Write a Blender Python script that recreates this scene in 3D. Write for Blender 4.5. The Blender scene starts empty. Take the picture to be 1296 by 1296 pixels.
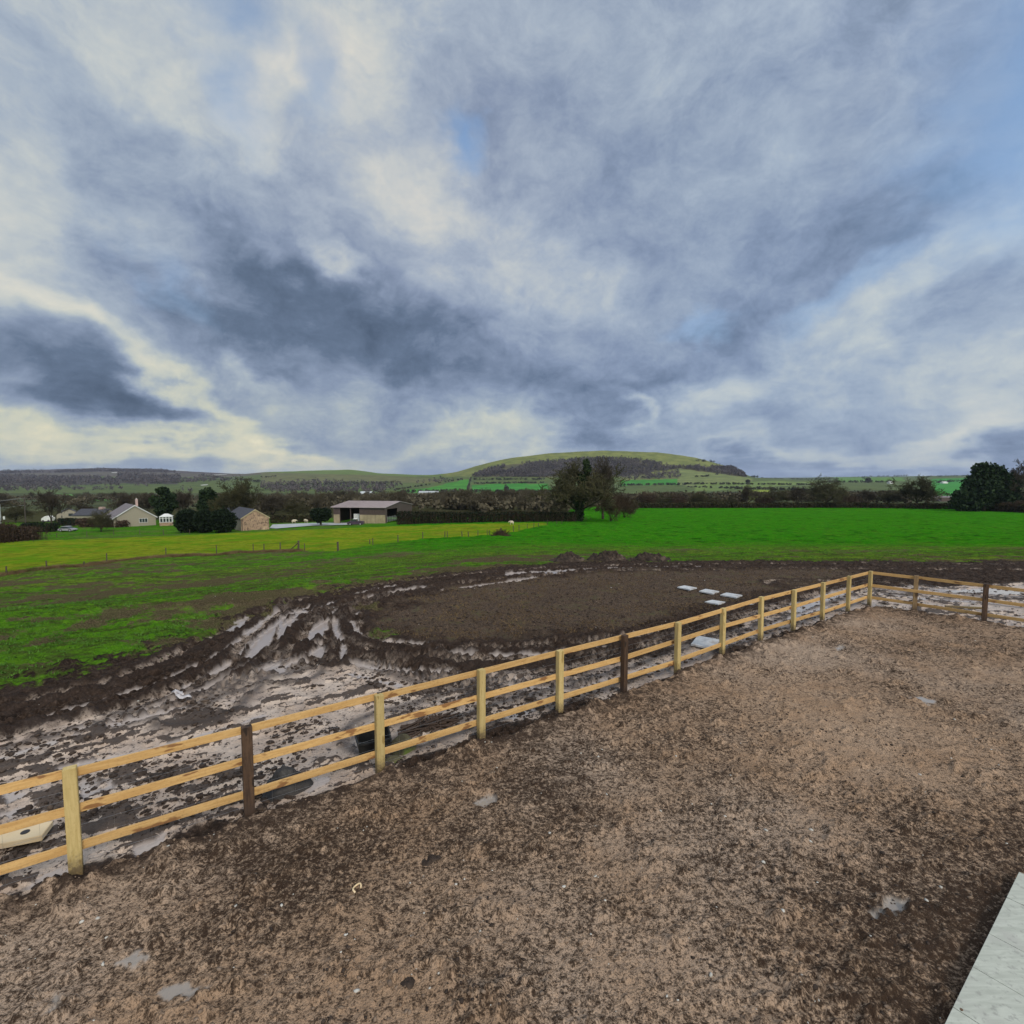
import bpy, math, random
import numpy as np
from mathutils import Vector, Matrix

# ------------------------------------------------------------------ camera, light
R = math.radians
sc = bpy.context.scene
C = sc.collection
EYE = 4.5
F = 648.0                      # focal length in photo pixels (1296 wide)
PITCH = math.atan(42.0 / F)
cd = bpy.data.cameras.new("Camera")
cam = bpy.data.objects.new("Camera", cd); C.objects.link(cam)
cam.location = (0, 0, EYE)
cam.rotation_euler = (math.pi/2 - PITCH, 0, 0)
cd.sensor_width = 36; cd.lens = 18.0
cd.clip_start = .1; cd.clip_end = 30000
sc.camera = cam
SUN_EL, SUN_AZ = R(38), R(150)      # azimuth clockwise from +Y
SUN_POWER = 1.8
SKY_GAIN = 1.0
sl = bpy.data.lights.new("Sun", 'SUN'); sl.energy = SUN_POWER; sl.angle = R(14); sl.color = (1, .89, .74)
so = bpy.data.objects.new("Sun", sl); C.objects.link(so)
sd = Vector((math.sin(SUN_AZ)*math.cos(SUN_EL), math.cos(SUN_AZ)*math.cos(SUN_EL), math.sin(SUN_EL)))
so.rotation_euler = sd.to_track_quat('Z', 'Y').to_euler(); so.location = (10, -20, 30)
sc.view_settings.view_transform = 'Standard'; sc.view_settings.look = 'None'
sc.view_settings.exposure = 0.0; sc.view_settings.gamma = 1.0
sc.cycles.max_bounces = 6; sc.cycles.diffuse_bounces = 2; sc.cycles.glossy_bounces = 2
sc.cycles.transparent_max_bounces = 8; sc.cycles.volume_bounces = 0
sc.cycles.use_denoising = True

# ------------------------------------------------------------------ node helper
class NG:
    def __init__(s, nt): s.nt = nt; s.n = nt.nodes; s.l = nt.links
    def put(s, sock, v):
        if v is None: return
        if isinstance(v, bpy.types.NodeSocket): s.l.new(v, sock)
        else: sock.default_value = v
    def m(s, op, a, b=None, c=None, clamp=False):
        n = s.n.new('ShaderNodeMath'); n.operation = op; n.use_clamp = clamp
        s.put(n.inputs[0], a); s.put(n.inputs[1], b); s.put(n.inputs[2], c); return n.outputs[0]
    def vm(s, op, a, b=None, sc=None):
        n = s.n.new('ShaderNodeVectorMath'); n.operation = op
        s.put(n.inputs[0], a); s.put(n.inputs[1], b)
        if sc is not None: s.put(n.inputs['Scale'], sc)
        return n.outputs['Value'] if op in ('LENGTH', 'DOT_PRODUCT', 'DISTANCE') else n.outputs[0]
    def mix(s, f, a, b, mode='MIX'):
        n = s.n.new('ShaderNodeMix'); n.data_type = 'RGBA'; n.blend_type = mode
        s.put(n.inputs[0], f)
        s.put(n.inputs[6], a if not isinstance(a, tuple) else (*a[:3], 1)); s.put(n.inputs[7], b if not isinstance(b, tuple) else (*b[:3], 1))
        return n.outputs[2]
    def noise(s, v, scale, detail=4, rough=.55, dist=0, dims='3D'):
        n = s.n.new('ShaderNodeTexNoise'); n.noise_dimensions = dims
        s.put(n.inputs['Vector'], v); n.inputs['Scale'].default_value = scale
        n.inputs['Detail'].default_value = detail; n.inputs['Roughness'].default_value = rough
        n.inputs['Distortion'].default_value = dist
        return n.outputs['Fac']
    def noisec(s, v, scale, detail=2):
        s.noise(v, scale, detail); return s.n[-1].outputs['Color']
    def vor(s, v, scale, feature='F1', rand=1):
        n = s.n.new('ShaderNodeTexVoronoi'); n.feature = feature; s.put(n.inputs['Vector'], v)
        n.inputs['Scale'].default_value = scale; n.inputs['Randomness'].default_value = rand
        return n.outputs['Distance']
    def ss(s, v, a, b, lo=0., hi=1.):
        n = s.n.new('ShaderNodeMapRange'); n.interpolation_type = 'SMOOTHSTEP'
        s.put(n.inputs[0], v); s.put(n.inputs[1], a); s.put(n.inputs[2], b); s.put(n.inputs[3], lo); s.put(n.inputs[4], hi)
        return n.outputs[0]
    def mapping(s, v, loc=(0,0,0), rot=(0,0,0), scale=(1,1,1), kind='POINT'):
        n = s.n.new('ShaderNodeMapping'); n.vector_type = kind; s.put(n.inputs[0], v)
        n.inputs['Location'].default_value = loc; n.inputs['Rotation'].default_value = rot; n.inputs['Scale'].default_value = scale
        return n.outputs[0]
    def sep(s, v):
        n = s.n.new('ShaderNodeSeparateXYZ'); s.put(n.inputs[0], v); return n.outputs
    def comb(s, x, y, z=0.):
        n = s.n.new('ShaderNodeCombineXYZ'); s.put(n.inputs[0], x); s.put(n.inputs[1], y); s.put(n.inputs[2], z); return n.outputs[0]
    def attr(s, name):
        n = s.n.new('ShaderNodeAttribute'); n.attribute_name = name
        m = s.n.new('ShaderNodeSeparateColor'); s.l.new(n.outputs['Color'], m.inputs[0])
        return m.outputs, n.outputs['Color']
    def ramp(s, f, stops):
        n = s.n.new('ShaderNodeValToRGB'); s.put(n.inputs[0], f); e = n.color_ramp.elements
        while len(e) < len(stops): e.new(.5)
        for q, (p, c) in zip(e, stops): q.position = p; q.color = (*c, 1)
        return n.outputs[0]

def lin(r, g, b):
    f = lambda c: (c/255/12.92) if c/255 <= .04045 else ((c/255+.055)/1.055)**2.4
    return (f(r), f(g), f(b))

# ------------------------------------------------------------------ world: nishita blue behind broken winter cloud
w = bpy.data.worlds.new("World"); sc.world = w; w.use_nodes = True
g = NG(w.node_tree); g.n.clear()
tc = g.n.new('ShaderNodeTexCoord').outputs['Generated']
x, y, z = g.sep(tc)
az = g.m('ARCTAN2', x, y); el = g.m('ARCSINE', z)
zc = g.m('MAXIMUM', z, 0.0)
q = g.m('ADD', zc, .16)
Q = g.comb(g.m('DIVIDE', x, q), g.m('DIVIDE', y, q), 0.)
P0 = g.comb(az, el, 0.)
w1 = g.vm('SUBTRACT', g.noisec(Q, 1.1, 3), (.5, .5, .5))
w2 = g.vm('SUBTRACT', g.noisec(tc, 4.5, 4), (.5, .5, .5))
P = g.vm('ADD', P0, g.vm('MULTIPLY', w1, (.20, .13, 0)))
P = g.vm('ADD', P, g.vm('MULTIPLY', w2, (.26, .19, 0)))
w3 = g.vm('SUBTRACT', g.noisec(g.mapping(tc, scale=(1, 1, 1.5)), 15, 5), (.5, .5, .5))
P = g.vm('ADD', P, g.vm('MULTIPLY', w3, (.10, .08, 0)))
def azel(px, py):
    cx, cy = (px-648)/F, (648-py)/F
    d = Vector((cx, math.cos(PITCH)+cy*math.sin(PITCH), cy*math.cos(PITCH)-math.sin(PITCH))).normalized()
    return math.atan2(d.x, d.y), math.asin(d.z)
def blob(px, py, rx, ry, rot, inner=0.):
    a, e = azel(px, py)
    v = g.mapping(P, loc=(a, e, 0), rot=(0, 0, R(-rot)), scale=(rx/F*1.25, ry/F*1.25, 1), kind='TEXTURE')
    return g.ss(g.vm('LENGTH', v), 1.0, inner)
SKY = [  # cloud masses and gaps (photo px, radii, clockwise tilt, weight)
 (60,130,190,170,0,.17),(30,250,110,70,0,.10),(200,60,120,80,20,.10),(345,75,80,90,35,.20),(440,30,90,60,10,.15),(470,95,90,50,35,.10),(400,175,100,60,20,.02),
 (335,170,55,30,0,.16),(520,240,80,60,20,.17),(480,205,70,40,30,.10),(640,285,70,45,10,.12),(700,350,110,45,8,.17),(425,322,45,16,30,.26),(560,300,60,60,0,.10),
 (190,320,260,90,24,-.19),(390,390,260,85,26,-.20),(600,450,210,65,20,-.20),(750,495,130,48,8,-.18),(880,230,270,170,-12,-.09),(620,180,60,100,0,-.06),(330,340,120,50,20,-.08),(450,420,90,40,25,-.08),
 (50,470,150,50,14,-.28),(200,520,105,32,14,-.24),(0,300,60,90,0,.12),(130,438,180,26,30,.24),(270,528,130,26,24,.28),(340,465,50,20,28,.20),
 (150,578,420,24,0,.30),(590,560,170,26,0,.22),(470,500,110,34,20,.04),(120,540,130,14,5,.06),
 (1160,270,110,50,-22,-.12),(1030,345,170,60,-28,-.07),(890,410,150,60,-18,-.09),(840,470,110,45,0,-.09),(1000,120,200,70,0,-.05),(760,430,120,50,20,-.06),
 (930,190,90,80,-30,.08),(800,60,200,60,0,.04),(1110,385,120,40,-38,.16),(1180,350,90,60,-30,.10),(1260,470,80,60,0,.16),(980,490,160,30,-6,.14),(1230,400,60,60,0,-.06),
 (1180,545,190,22,-4,.20),(800,503,50,16,20,.30),(860,490,70,22,0,.14),(1110,588,330,18,0,-.16),(1000,560,200,20,0,.06),(745,548,60,30,0,-.16),(1100,470,90,30,0,-.05),
]
val = g.m('ADD', .52, 0.)
for (bx, by, rx, ry, rt, wt) in SKY:
    val = g.m('MULTIPLY_ADD', blob(bx, by, rx, ry, rt), wt*1.08, val)
nA = g.noise(g.mapping(Q, rot=(0, 0, R(-25)), scale=(1, .8, 1)), 2.3, 8, .62, .5)
nB = g.noise(g.vm('ADD', g.mapping(tc, scale=(1, 1, 1.4)), g.vm('MULTIPLY', w2, (.1, .1, .1))), 12, 9, .70, .2)
nC = g.noise(g.vm('ADD', g.mapping(tc, scale=(1, 1, 1.9)), g.vm('MULTIPLY', w2, (.25, .25, .25))), 4.6, 9, .62, .5)
val = g.m('ADD', val, g.m('MULTIPLY', g.m('SUBTRACT', nC, .5), .52))
val = g.m('ADD', val, g.m('MULTIPLY', g.m('SUBTRACT', nA, .5), .28))
val = g.m('ADD', val, g.m('MULTIPLY', g.m('SUBTRACT', nB, .5), .52))
cloud = g.ramp(val, [(.0, lin(78,94,116)), (.20, lin(101,118,142)), (.40, lin(137,152,176)), (.58, lin(165,178,194)), (.74, lin(192,199,201)), (.90, lin(214,214,206)), (1., lin(232,229,217))])
# low warm light towards the left horizon
warm = g.m('MULTIPLY', blob(120, 560, 700, 130, 0), g.ss(val, .35, .8))
cloud = g.mix(warm, cloud, g.mix(1., cloud, (1.12, 1.07, .86), 'MULTIPLY'))
cloud = g.mix(g.m('MULTIPLY', blob(560, 260, 330, 200, 20), .6), cloud, g.mix(1., cloud, (1.04, .99, .99), 'MULTIPLY'))
cool = g.m('MULTIPLY', blob(1050, 420, 560, 330, 0), .55)
cloud = g.mix(cool, cloud, g.mix(1., cloud, (.90, .98, 1.08), 'MULTIPLY'))
sky = g.n.new('ShaderNodeTexSky'); sky.sky_type = 'NISHITA'; sky.sun_disc = False
sky.sun_elevation = SUN_EL; sky.sun_rotation = SUN_AZ
blue = g.mix(1., sky.outputs[0], (.9, .95, 1.0), 'MULTIPLY')
gaps = None
for (bx, by, rx, ry, rt, wt) in [(1290,140,130,110,-20,.9),(1240,250,70,70,0,.35),(578,172,34,30,30,.8),(305,125,50,40,30,.45),(270,20,60,40,0,.6),(395,70,50,40,20,.5),(1090,350,80,20,-30,.3),(195,345,60,20,25,.15),(900,390,40,18,0,.3)]:
    b = g.m('MULTIPLY', blob(bx, by, rx, ry, rt), wt)
    gaps = b if gaps is None else g.m('MAXIMUM', gaps, b)
# behind the camera: unseen sky brightened around the sun to add light on the ground
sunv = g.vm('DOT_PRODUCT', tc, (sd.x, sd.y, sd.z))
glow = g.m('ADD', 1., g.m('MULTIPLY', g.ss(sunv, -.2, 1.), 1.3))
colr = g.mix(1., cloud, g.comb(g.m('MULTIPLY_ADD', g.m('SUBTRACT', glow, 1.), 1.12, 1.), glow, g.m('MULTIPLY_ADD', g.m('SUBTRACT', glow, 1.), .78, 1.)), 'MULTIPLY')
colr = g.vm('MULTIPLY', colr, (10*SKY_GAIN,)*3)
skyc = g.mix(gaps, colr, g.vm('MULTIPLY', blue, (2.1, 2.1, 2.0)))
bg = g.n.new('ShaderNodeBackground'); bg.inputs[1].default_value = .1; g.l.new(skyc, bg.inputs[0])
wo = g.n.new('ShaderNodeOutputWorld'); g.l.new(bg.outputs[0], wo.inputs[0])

# ------------------------------------------------------------------ numpy noise
def _h(ix, iy, s):
    h = (ix.astype(np.int64)*374761393 + iy.astype(np.int64)*668265263 + s*974634777) & 0xffffffff
    h = ((h ^ (h >> 13))*1274126177) & 0xffffffff
    return ((h ^ (h >> 16)) & 0xffff)/65535.0
def vn(X, Y, s=0):
    ix = np.floor(X); iy = np.floor(Y); fx = X-ix; fy = Y-iy
    ix = ix.astype(np.int64); iy = iy.astype(np.int64)
    fx = fx*fx*fx*(fx*(fx*6-15)+10); fy = fy*fy*fy*(fy*(fy*6-15)+10)
    a = _h(ix, iy, s); b = _h(ix+1, iy, s); c = _h(ix, iy+1, s); d = _h(ix+1, iy+1, s)
    return (a+(b-a)*fx)+((c+(d-c)*fx)-(a+(b-a)*fx))*fy
def fbm(X, Y, sc_, oct=4, s=0, rough=.5):
    t = 0; a = 1; tot = 0; ca, sa = .8, .6
    x, y = X*sc_, Y*sc_
    for o in range(oct):
        t = t+a*vn(x, y, s+o*7); tot += a; a *= rough
        x, y = (x*ca-y*sa)*2.03+3.1, (x*sa+y*ca)*2.03-1.7
    return t/tot
def sstep(v, a, b):
    t = np.clip((v-a)/(b-a), 0, 1); return t*t*(3-2*t)

# ------------------------------------------------------------------ terrain
_S = np.array([-1e4, 25, 28, 32, 40, 50, 60, 75, 90, 110, 136, 177, 220, 260, 340, 420, 1e4])
_G = np.array([0, 0, -.08, -.42, -1.3, -2.35, -3.3, -4.2, -4.9, -5.5, -6.2, -7.4, -7.9, -8.4, -10, -12, -12])
_sf = np.linspace(0, 440, 4401); _gf = np.interp(_sf, _S, _G)
_k = np.hanning(61); _k /= _k.sum()
_gs = np.convolve(np.pad(_gf, 30, mode='edge'), _k, 'valid')
def base_ter(X, Y):
    X = np.asarray(X, float); Y = np.asarray(Y, float)
    s = np.clip(Y, 0, 1e4) + .9*np.clip(-X-2, 0, 150)*sstep(Y, 2, 25)
    return np.interp(s, _sf, _gs)
def ray(px, py):
    cx, cy = (px-648)/F, (648-py)/F
    return Vector((cx, math.cos(PITCH)+cy*math.sin(PITCH), cy*math.cos(PITCH)-math.sin(PITCH)))
_T = np.concatenate([np.arange(2, 60, .02), np.arange(60, 1000, .1)])
def G(px, py, lift=0.):
    """the ground point seen at a photo pixel"""
    d = ray(px, py)
    zz = EYE+d.z*_T; gg = base_ter(d.x*_T, d.y*_T)+lift
    i = int(np.argmax(zz <= gg))
    if zz[i] > gg[i]: i = len(_T)-1
    t = _T[i]
    if i > 0:
        a = zz[i-1]-gg[i-1]; b = zz[i]-gg[i]
        if a != b: t = _T[i-1]+(_T[i]-_T[i-1])*a/(a-b)
    return Vector((d.x*t, d.y*t, EYE+d.z*t))
def GP(pts): return np.array([G(*p)[:2] for p in pts])

# fence line
FP = [G(-62, 1170), G(97,1104.5), G(315,1032), G(481,978), G(609,937), G(708,904), G(789,879), G(857,855), G(914,829), G(963,811), G(1004,799), G(1041,786.5), G(1073,775), G(1100,766)]
f0, f1 = FP[1], FP[13]
posts = [f0.lerp(f1, (i-1)/12) for i in range(-1, 14)]
for i in range(1, 14):
    m_ = FP[i]; d_ = posts[i+1]
    posts[i+1] = d_.lerp(m_, .75)
posts = [p.copy() for p in posts]            # leg one, corner last
legB = [posts[-1], G(1157, 774), G(1245, 788.5)]
dB = (legB[2]-legB[1]).normalized()
legB += [legB[2]+dB*1.7, legB[2]+dB*3.4, legB[2]+dB*5.1]
for p in posts+legB: p.z = 0

def seg_dist(X, Y, pts, closed=False):
    """distance, along-parameter, signed side to a polyline"""
    best = np.full(X.shape, 1e9); along = np.zeros(X.shape); side = np.zeros(X.shape)
    n = len(pts); acc = 0
    for i in range(n if closed else n-1):
        a = pts[i]; b = pts[(i+1) % n]; d = b-a; L = math.hypot(*d)
        if L < 1e-6: continue
        t = np.clip(((X-a[0])*d[0]+(Y-a[1])*d[1])/L/L, 0, 1)
        dx = X-a[0]-t*d[0]; dy = Y-a[1]-t*d[1]; dd = np.hypot(dx, dy)
        m = dd < best
        best = np.where(m, dd, best); along = np.where(m, acc+t*L, along)
        side = np.where(m, np.sign(d[0]*dy-d[1]*dx), side); acc += L
    return best, along, side
def inside(X, Y, pts):
    c = np.zeros(X.shape, bool); n = len(pts)
    for i in range(n):
        x1, y1 = pts[i]; x2, y2 = pts[(i+1) % n]
        if y1 == y2: continue
        c ^= ((y1 > Y) != (y2 > Y)) & (X < (x2-x1)*(Y-y1)/(y2-y1)+x1)
    return c
def sdf(X, Y, pts):
    pts = np.asarray(pts); d, _, _ = seg_dist(X, Y, pts, True)
    return np.where(inside(X, Y, pts), d, -d)     # positive inside
def smooth_line(pts, n=8):
    pts = [np.array(p, float) for p in pts]; P_ = [pts[0]]+pts+[pts[-1]]; out = []
    for i in range(1, len(P_)-2):
        a, b, c, d = P_[i-1:i+3]
        for k in range(n):
            t = k/n
            out.append(.5*((2*b)+(c-a)*t+(2*a-5*b+4*c-d)*t*t+(3*b-a-3*c+d)*t**3))
    out.append(pts[-1]); return np.array(out)

# ------------------------------------------------------------------ ground zones (world outlines)
n_in = np.array([.576, -.817])
arena = [tuple(posts[0].xy+Vector((-9, -6)))]+[tuple(p.xy+Vector(n_in)*.12) for p in posts[:-1]]
arena += [tuple(posts[-1].xy+Vector((.05, -.35)))]+[tuple(p.xy+Vector((-.1, -.25))) for p in legB[1:]]+[(30, 2), (30, -14), (-16, -14)]
grass = GP([(0,862),(60,858),(120,850),(170,835),(215,820),(255,805),(300,788),(345,768),(395,755),(450,745),(520,735),(600,724),(660,717),(740,711.5),(900,711),(1100,711),(1296,711.5)]).tolist()
grass = [(-60, 8), (-16, 10.4)]+grass+[(60, 28), (400, 60), (400, 1200), (-900, 1200), (-900, 0), (-200, -30)]
yel_front = GP([(-120,742),(0,728.5),(59,720),(106,716.5),(135,711.5),(210,704.5),(274,702.5),(321,699),(355,697.5),(378,698),(428,697),(470,690),(504,686),(535,682),(563,680.5),(605,678),(634,676.5),(650,673.5),(667,669),(693,664.6)])
yel = yel_front.tolist()+GP([(690,661),(640,662),(560,664),(503,666),(440,668),(350,672),(240,677),(140,681),(60,684),(0,686),(-120,692)]).tolist()
tilled = GP([(478,796),(486,776),(520,757),(600,739),(700,728),(800,722),(930,720),(1080,721),(1095,727),(1060,738),(985,745),(960,757),(880,778),(800,796),(700,806),(600,812),(520,808)])
slurry = [tuple(p) for p in GP([(-60,960),(0,938),(120,905),(210,880),(262,862),(320,852),(345,838),(380,842),(420,845),(480,842),(540,850),(640,850),(735,852),(800,838),(900,805),(975,775),(1050,752),(1110,742),(1296,738),(1400,738)])]
slurry += [tuple(p.xy+Vector((-.1, -.2))) for p in reversed(legB[1:])]+[tuple(p.xy+Vector(n_in)*.15) for p in reversed(posts)]
TRACKS = [  # centre line, half gauge, wheel width, depth
 (GP([(-60,925),(60,900),(170,872),(260,835),(320,800),(380,770),(450,752),(540,738),(640,728),(740,721),(860,718),(1000,717),(1296,718),(1500,722)]), .95, .30, .13),
 (GP([(1000,752),(930,772),(860,798),(770,810),(660,818),(580,822),(520,820),(475,808),(452,792),(452,775),(480,758),(560,742),(680,729),(800,722)]), .0, .34, .12),
 (GP([(900,805),(800,824),(700,832),(600,834),(520,832),(460,822),(420,800),(425,778),(470,757)]), .0, .36, .13),
 (GP([(760,862),(680,862),(600,856),(520,846),(460,836),(410,838),(340,850),(260,880),(150,910)]), .0, .30, .09),
 (GP([(640,880),(560,860),(480,840),(440,828),(410,800),(425,772)]), .0, .3, .1),
 (GP([(250,900),(310,845),(340,800),(375,772)]), .42, .26, .12),
 (GP([(370,850),(392,812),(420,782),(455,762)]), .38, .26, .13),
 (GP([(500,925),(640,880),(760,850),(880,812),(980,780),(1060,755)]), .55, .28, .08),
 (GP([(1400,765),(1296,762),(1200,752),(1120,742),(1000,740)]), .8, .28, .08),
 (GP([(0,792),(120,780),(250,776),(330,768)]), .9, .2, .05),
 (GP([(0,764),(140,755),(300,748),(420,738)]), .9, .2, .05),
]
TRACKS = [(smooth_line(a), b, c, d) for a, b, c, d in TRACKS]
PUDD = [[(312,833),(318,815),(340,795),(352,789),(356,792),(340,808),(328,826),(318,834)],
 [(352,800),(368,782),(378,774),(384,776),(366,792),(356,806)],
 [(391,812),(398,796),(414,784),(421,785),(413,797),(400,811),(393,814)],
 [(394,828),(404,812),(410,820),(419,830),(408,832)],
 [(423,804),(423,786),(428,786),(430,800),(436,812),(428,811)],
 [(352,848),(374,834),(388,838),(372,842),(362,848)],[(334,846),(356,838),(362,850),(340,852)],
 [(640,725),(680,723),(738,720.5),(742,723),(690,727),(640,729)],
 [(385,995),(402,983),(416,982),(408,994),(390,1002)],[(163,1086),(178,1070),(205,1056),(208,1064),(190,1078),(172,1088)],
 [(44,1116),(60,1106),(88,1098),(86,1106),(62,1116)],[(100,990),(118,982),(124,1000),(110,1006)],[(132,985),(142,982),(144,996),(134,996)],
 [(0,1000),(20,996),(30,1004),(12,1014),(0,1012)],[(0,1030),(24,1018),(40,1020),(14,1032)],
 [(730,870),(770,858),(815,846),(812,852),(770,864),(740,874)],[(640,905),(668,890),(676,896),(650,912)],
 [(1000,770),(1040,752),(1080,744),(1082,748),(1046,760),(1010,776)],[(1180,748),(1240,744),(1296,746),(1296,752),(1230,750)],
 [(205,1258),(228,1248),(262,1256),(240,1268),(214,1268)],[(148,1222),(176,1208),(188,1214),(170,1226)],[(1056,822),(1066,819),(1071,823),(1060,826)],
 [(1150,888),(1165,885),(1184,889),(1172,893)],[(1100,1160),(1130,1142),(1150,1144),(1128,1160),(1108,1168)],[(60,1290),(72,1262),(78,1268),(70,1292)],[(600,1020),(618,1010),(630,1016),(612,1026)],[(285,800),(300,786),(312,780),(312,786),(296,800)]]
PUDD = [GP(p) for p in PUDD]
WL = [([(306,805),(334,785),(352,774)],.10),([(313,832),(334,816),(350,793),(368,777),(392,772)],.16),([(354,806),(356,795),(368,785),(389,775)],.12),([(392,775),(413,765),(436,757),(460,749),(500,741)],.10),
 ([(392,811),(400,795),(419,784)],.16),([(423,782),(427,806),(434,816),(434,834)],.12),([(452,776),(446,788),(457,803),(472,809),(500,813),(540,816)],.11),([(413,843),(436,850),(468,858),(505,866)],.12),([(447,840),(484,847),(526,850),(575,851)],.14),
 ([(560,747),(600,742),(640,737),(690,730)],.14),([(640,868),(700,869),(770,860),(815,846),(857,836)],.13),([(880,826),(940,804),(990,786),(1045,767)],.13),([(790,832),(860,812),(910,795),(965,777),(1015,761)],.11),([(150,905),(230,872),(300,834)],.10),
 ([(1120,752),(1180,758),(1250,762),(1296,764)],.16),([(1150,742),(1220,748),(1296,752)],.16),([(0,958),(60,940),(140,918),(230,896)],.12),([(20,985),(110,965),(220,940),(330,905)],.12),([(330,848),(360,835),(400,828)],.10),([(40,912),(130,886),(215,858),(285,822),(330,790)],.09),([(90,925),(200,893),(280,862),(330,836)],.10),([(300,835),(322,806),(352,782),(400,764)],.08),([(405,806),(412,786),(430,770),(470,755),(540,742)],.10),([(540,826),(620,829),(700,827),(780,818)],.08),([(700,722),(800,718),(900,716.5)],.10)]
WL = [(smooth_line(GP(a), 6), b) for a, b in WL]

PATIO = [tuple(G(1289.5,1104)[:2]), tuple(G(1194,1298)[:2]), (3.2, 1.), (8, 1.), (9, 5.4)]
PATCH = GP([(486,802),(474,771),(462,768)])
def ground_fields(X, Y):
    r = np.hypot(X, Y)
    z = base_ter(X, Y)
    wob = (fbm(X, Y, .9, 4, 3)-.5)
    a_sd = sdf(X, Y, arena)+wob*.35
    ar = sstep(a_sd, -.12, .12)
    g_sd = sdf(X, Y, grass)
    gr = sstep(g_sd+wob*2.4+(fbm(X, Y, 2.6, 3, 207)-.5)*1.4, -1.1, 1.9)*(1-ar)
    for (qx, qy), qr in zip(PATCH, (.55, .4, .5)):
        gr = np.maximum(gr, .85*np.exp(-((X-qx)**2+(Y-qy)**2)/qr**2))
    y_sd = sdf(X, Y, yel); ye = sstep(y_sd+wob*1.5, -.4, .8)*sstep(r, 20, 30)
    t_sd = sdf(X, Y, tilled); ti = sstep(t_sd+wob*2.6+(fbm(X, Y, 3, 3, 191)-.5)*1.2, -.6, .9)*(1-ar)
    s_sd = sdf(X, Y, slurry); sl_ = sstep(s_sd+wob*1.2, -.2, .4)*(1-ar)*(1-ti)
    h = np.zeros_like(X)
    rut = np.zeros_like(X); rimm = np.zeros_like(X)
    near = r < 70; wn0 = fbm(X, Y, .5, 2, 185)
    for pts, gauge, wd, dep in TRACKS:
        lo = pts.min(0)-3; hi = pts.max(0)+3
        m = (X > lo[0]) & (X < hi[0]) & (Y > lo[1]) & (Y < hi[1]) & near
        if not m.any(): continue
        xs = X[m]; ys = Y[m]
        d, al, sd_ = seg_dist(xs, ys, pts)
        d = d+(fbm(xs, ys, .8, 3, 11)-.5)*.25
        dd = np.abs(np.abs(d*sd_)-gauge) if gauge > 0 else np.abs(d)
        core = 1-sstep(dd, wd*.45, wd*.85)
        rim = np.exp(-((dd-wd*1.05)/.14)**2)
        tr = (np.sin((al+np.abs(dd)*.9)*2*math.pi/.21)*.5+.5)*core
        v = (1-ar[m])*np.where(gauge > .6, 1, 1)
        h[m] += v*((-dep*.6*core+.07*rim*(0.2+1.3*fbm(xs, ys, 3, 2, 5)))*(1-.6*sl_[m])+.075*tr*(gauge < .3)+.03*tr)
        rimm[m] = np.maximum(rimm[m], np.maximum(rim, (tr*1.1*(wn0[m] > .42) if gauge < .3 else 0*tr))*v)
        rut[m] = np.maximum(rut[m], core*v); 
    pud = np.zeros_like(X)
    for pg in PUDD:
        lo = pg.min(0)-.6; hi = pg.max(0)+.6
        m = (X > lo[0]) & (X < hi[0]) & (Y > lo[1]) & (Y < hi[1])
        if m.any():
            d = sdf(X[m], Y[m], pg)+(fbm(X[m], Y[m], 5, 4, 2, .65)-.5)*.30+.02
            pud[m] = np.maximum(pud[m], sstep(d, -.02, .05))
    wn = fbm(X, Y, 1.6, 3, 181); wn2 = fbm(X, Y, 6, 3, 183)-.5
    for pts, wd in WL:
        lo = pts.min(0)-.5; hi = pts.max(0)+.5
        m = (X > lo[0]) & (X < hi[0]) & (Y > lo[1]) & (Y < hi[1])
        if m.any():
            d, _, _ = seg_dist(X[m], Y[m], pts); ww = wd*(1.15*sstep(wn[m], .26, .52))*.75
            pud[m] = np.maximum(pud[m], sstep(ww-d+wn2[m]*.09-.02, -.02, .03)*(1-ar[m]))
    # roughness of the surface
    n1 = fbm(X, Y, .7, 4, 21)-.5; n2 = fbm(X, Y, 3.2, 4, 31)-.5; n3 = fbm(X, Y, 9, 3, 41)-.5; n4 = fbm(X, Y, 1.7, 3, 77)-.5
    mud = (1-ar)*(1-gr)
    arh = .05+n1*.10+n2*.05+np.clip(n3, 0, 1)*.09+np.clip(n2+.3*n3-.10, 0, 1)*.20
    edge = np.exp(-(a_sd/.35)**2)
    arh = arh+edge*(.05+.10*np.clip(n2+.1, 0, 1))
    # churned soil: ridges stretched along the line of the wheels
    ch = .12*n1+.24*np.abs(n2)+.16*n3
    U = X*.82+Y*.57; W = -X*.57+Y*.82
    e1 = fbm(U*.45, W, 3.4, 4, 131)-.5; e2 = fbm(U*.5, W, 8.5, 3, 141)-.5
    slh = -.025+n1*.012+e1*.014+e2*.022+n3*.012
    clod = sstep(e1*.9+e2*.75+n4*.55+(fbm(X, Y, .35, 2, 151)-.5)*.3, .09, .17)
    slh = slh+clod*(.03+.10*np.abs(n3))
    tih = .03+n1*.05+.07*n2+.10*n3
    mh = ch*(1-sl_)+slh*sl_
    mh = mh*(1-ti)+tih*ti
    lvl = -.02
    grh = .10*n1+.07*n2+.08*n3*sstep(r, 0, 15)+(fbm(X*.6, Y, .75, 3, 201)-.5)*.34*sstep(r, 22, 50)
    z0 = h+mh*(1-gr)+grh*gr
    z0 = z0*(1-ar)+arh*ar
    # standing water fills the low slurry
    lowest = -.045+.03*n1
    wet_h = (z0 < lowest) & (mud > .5) & (sl_ > .3) & (ti < .4)
    wet = sstep(lowest+.012-z0, 0, .02)*mud*sstep(sl_, .3, .6)*(1-ti)
    z0 = np.where(wet_h, lowest, z0)
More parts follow.
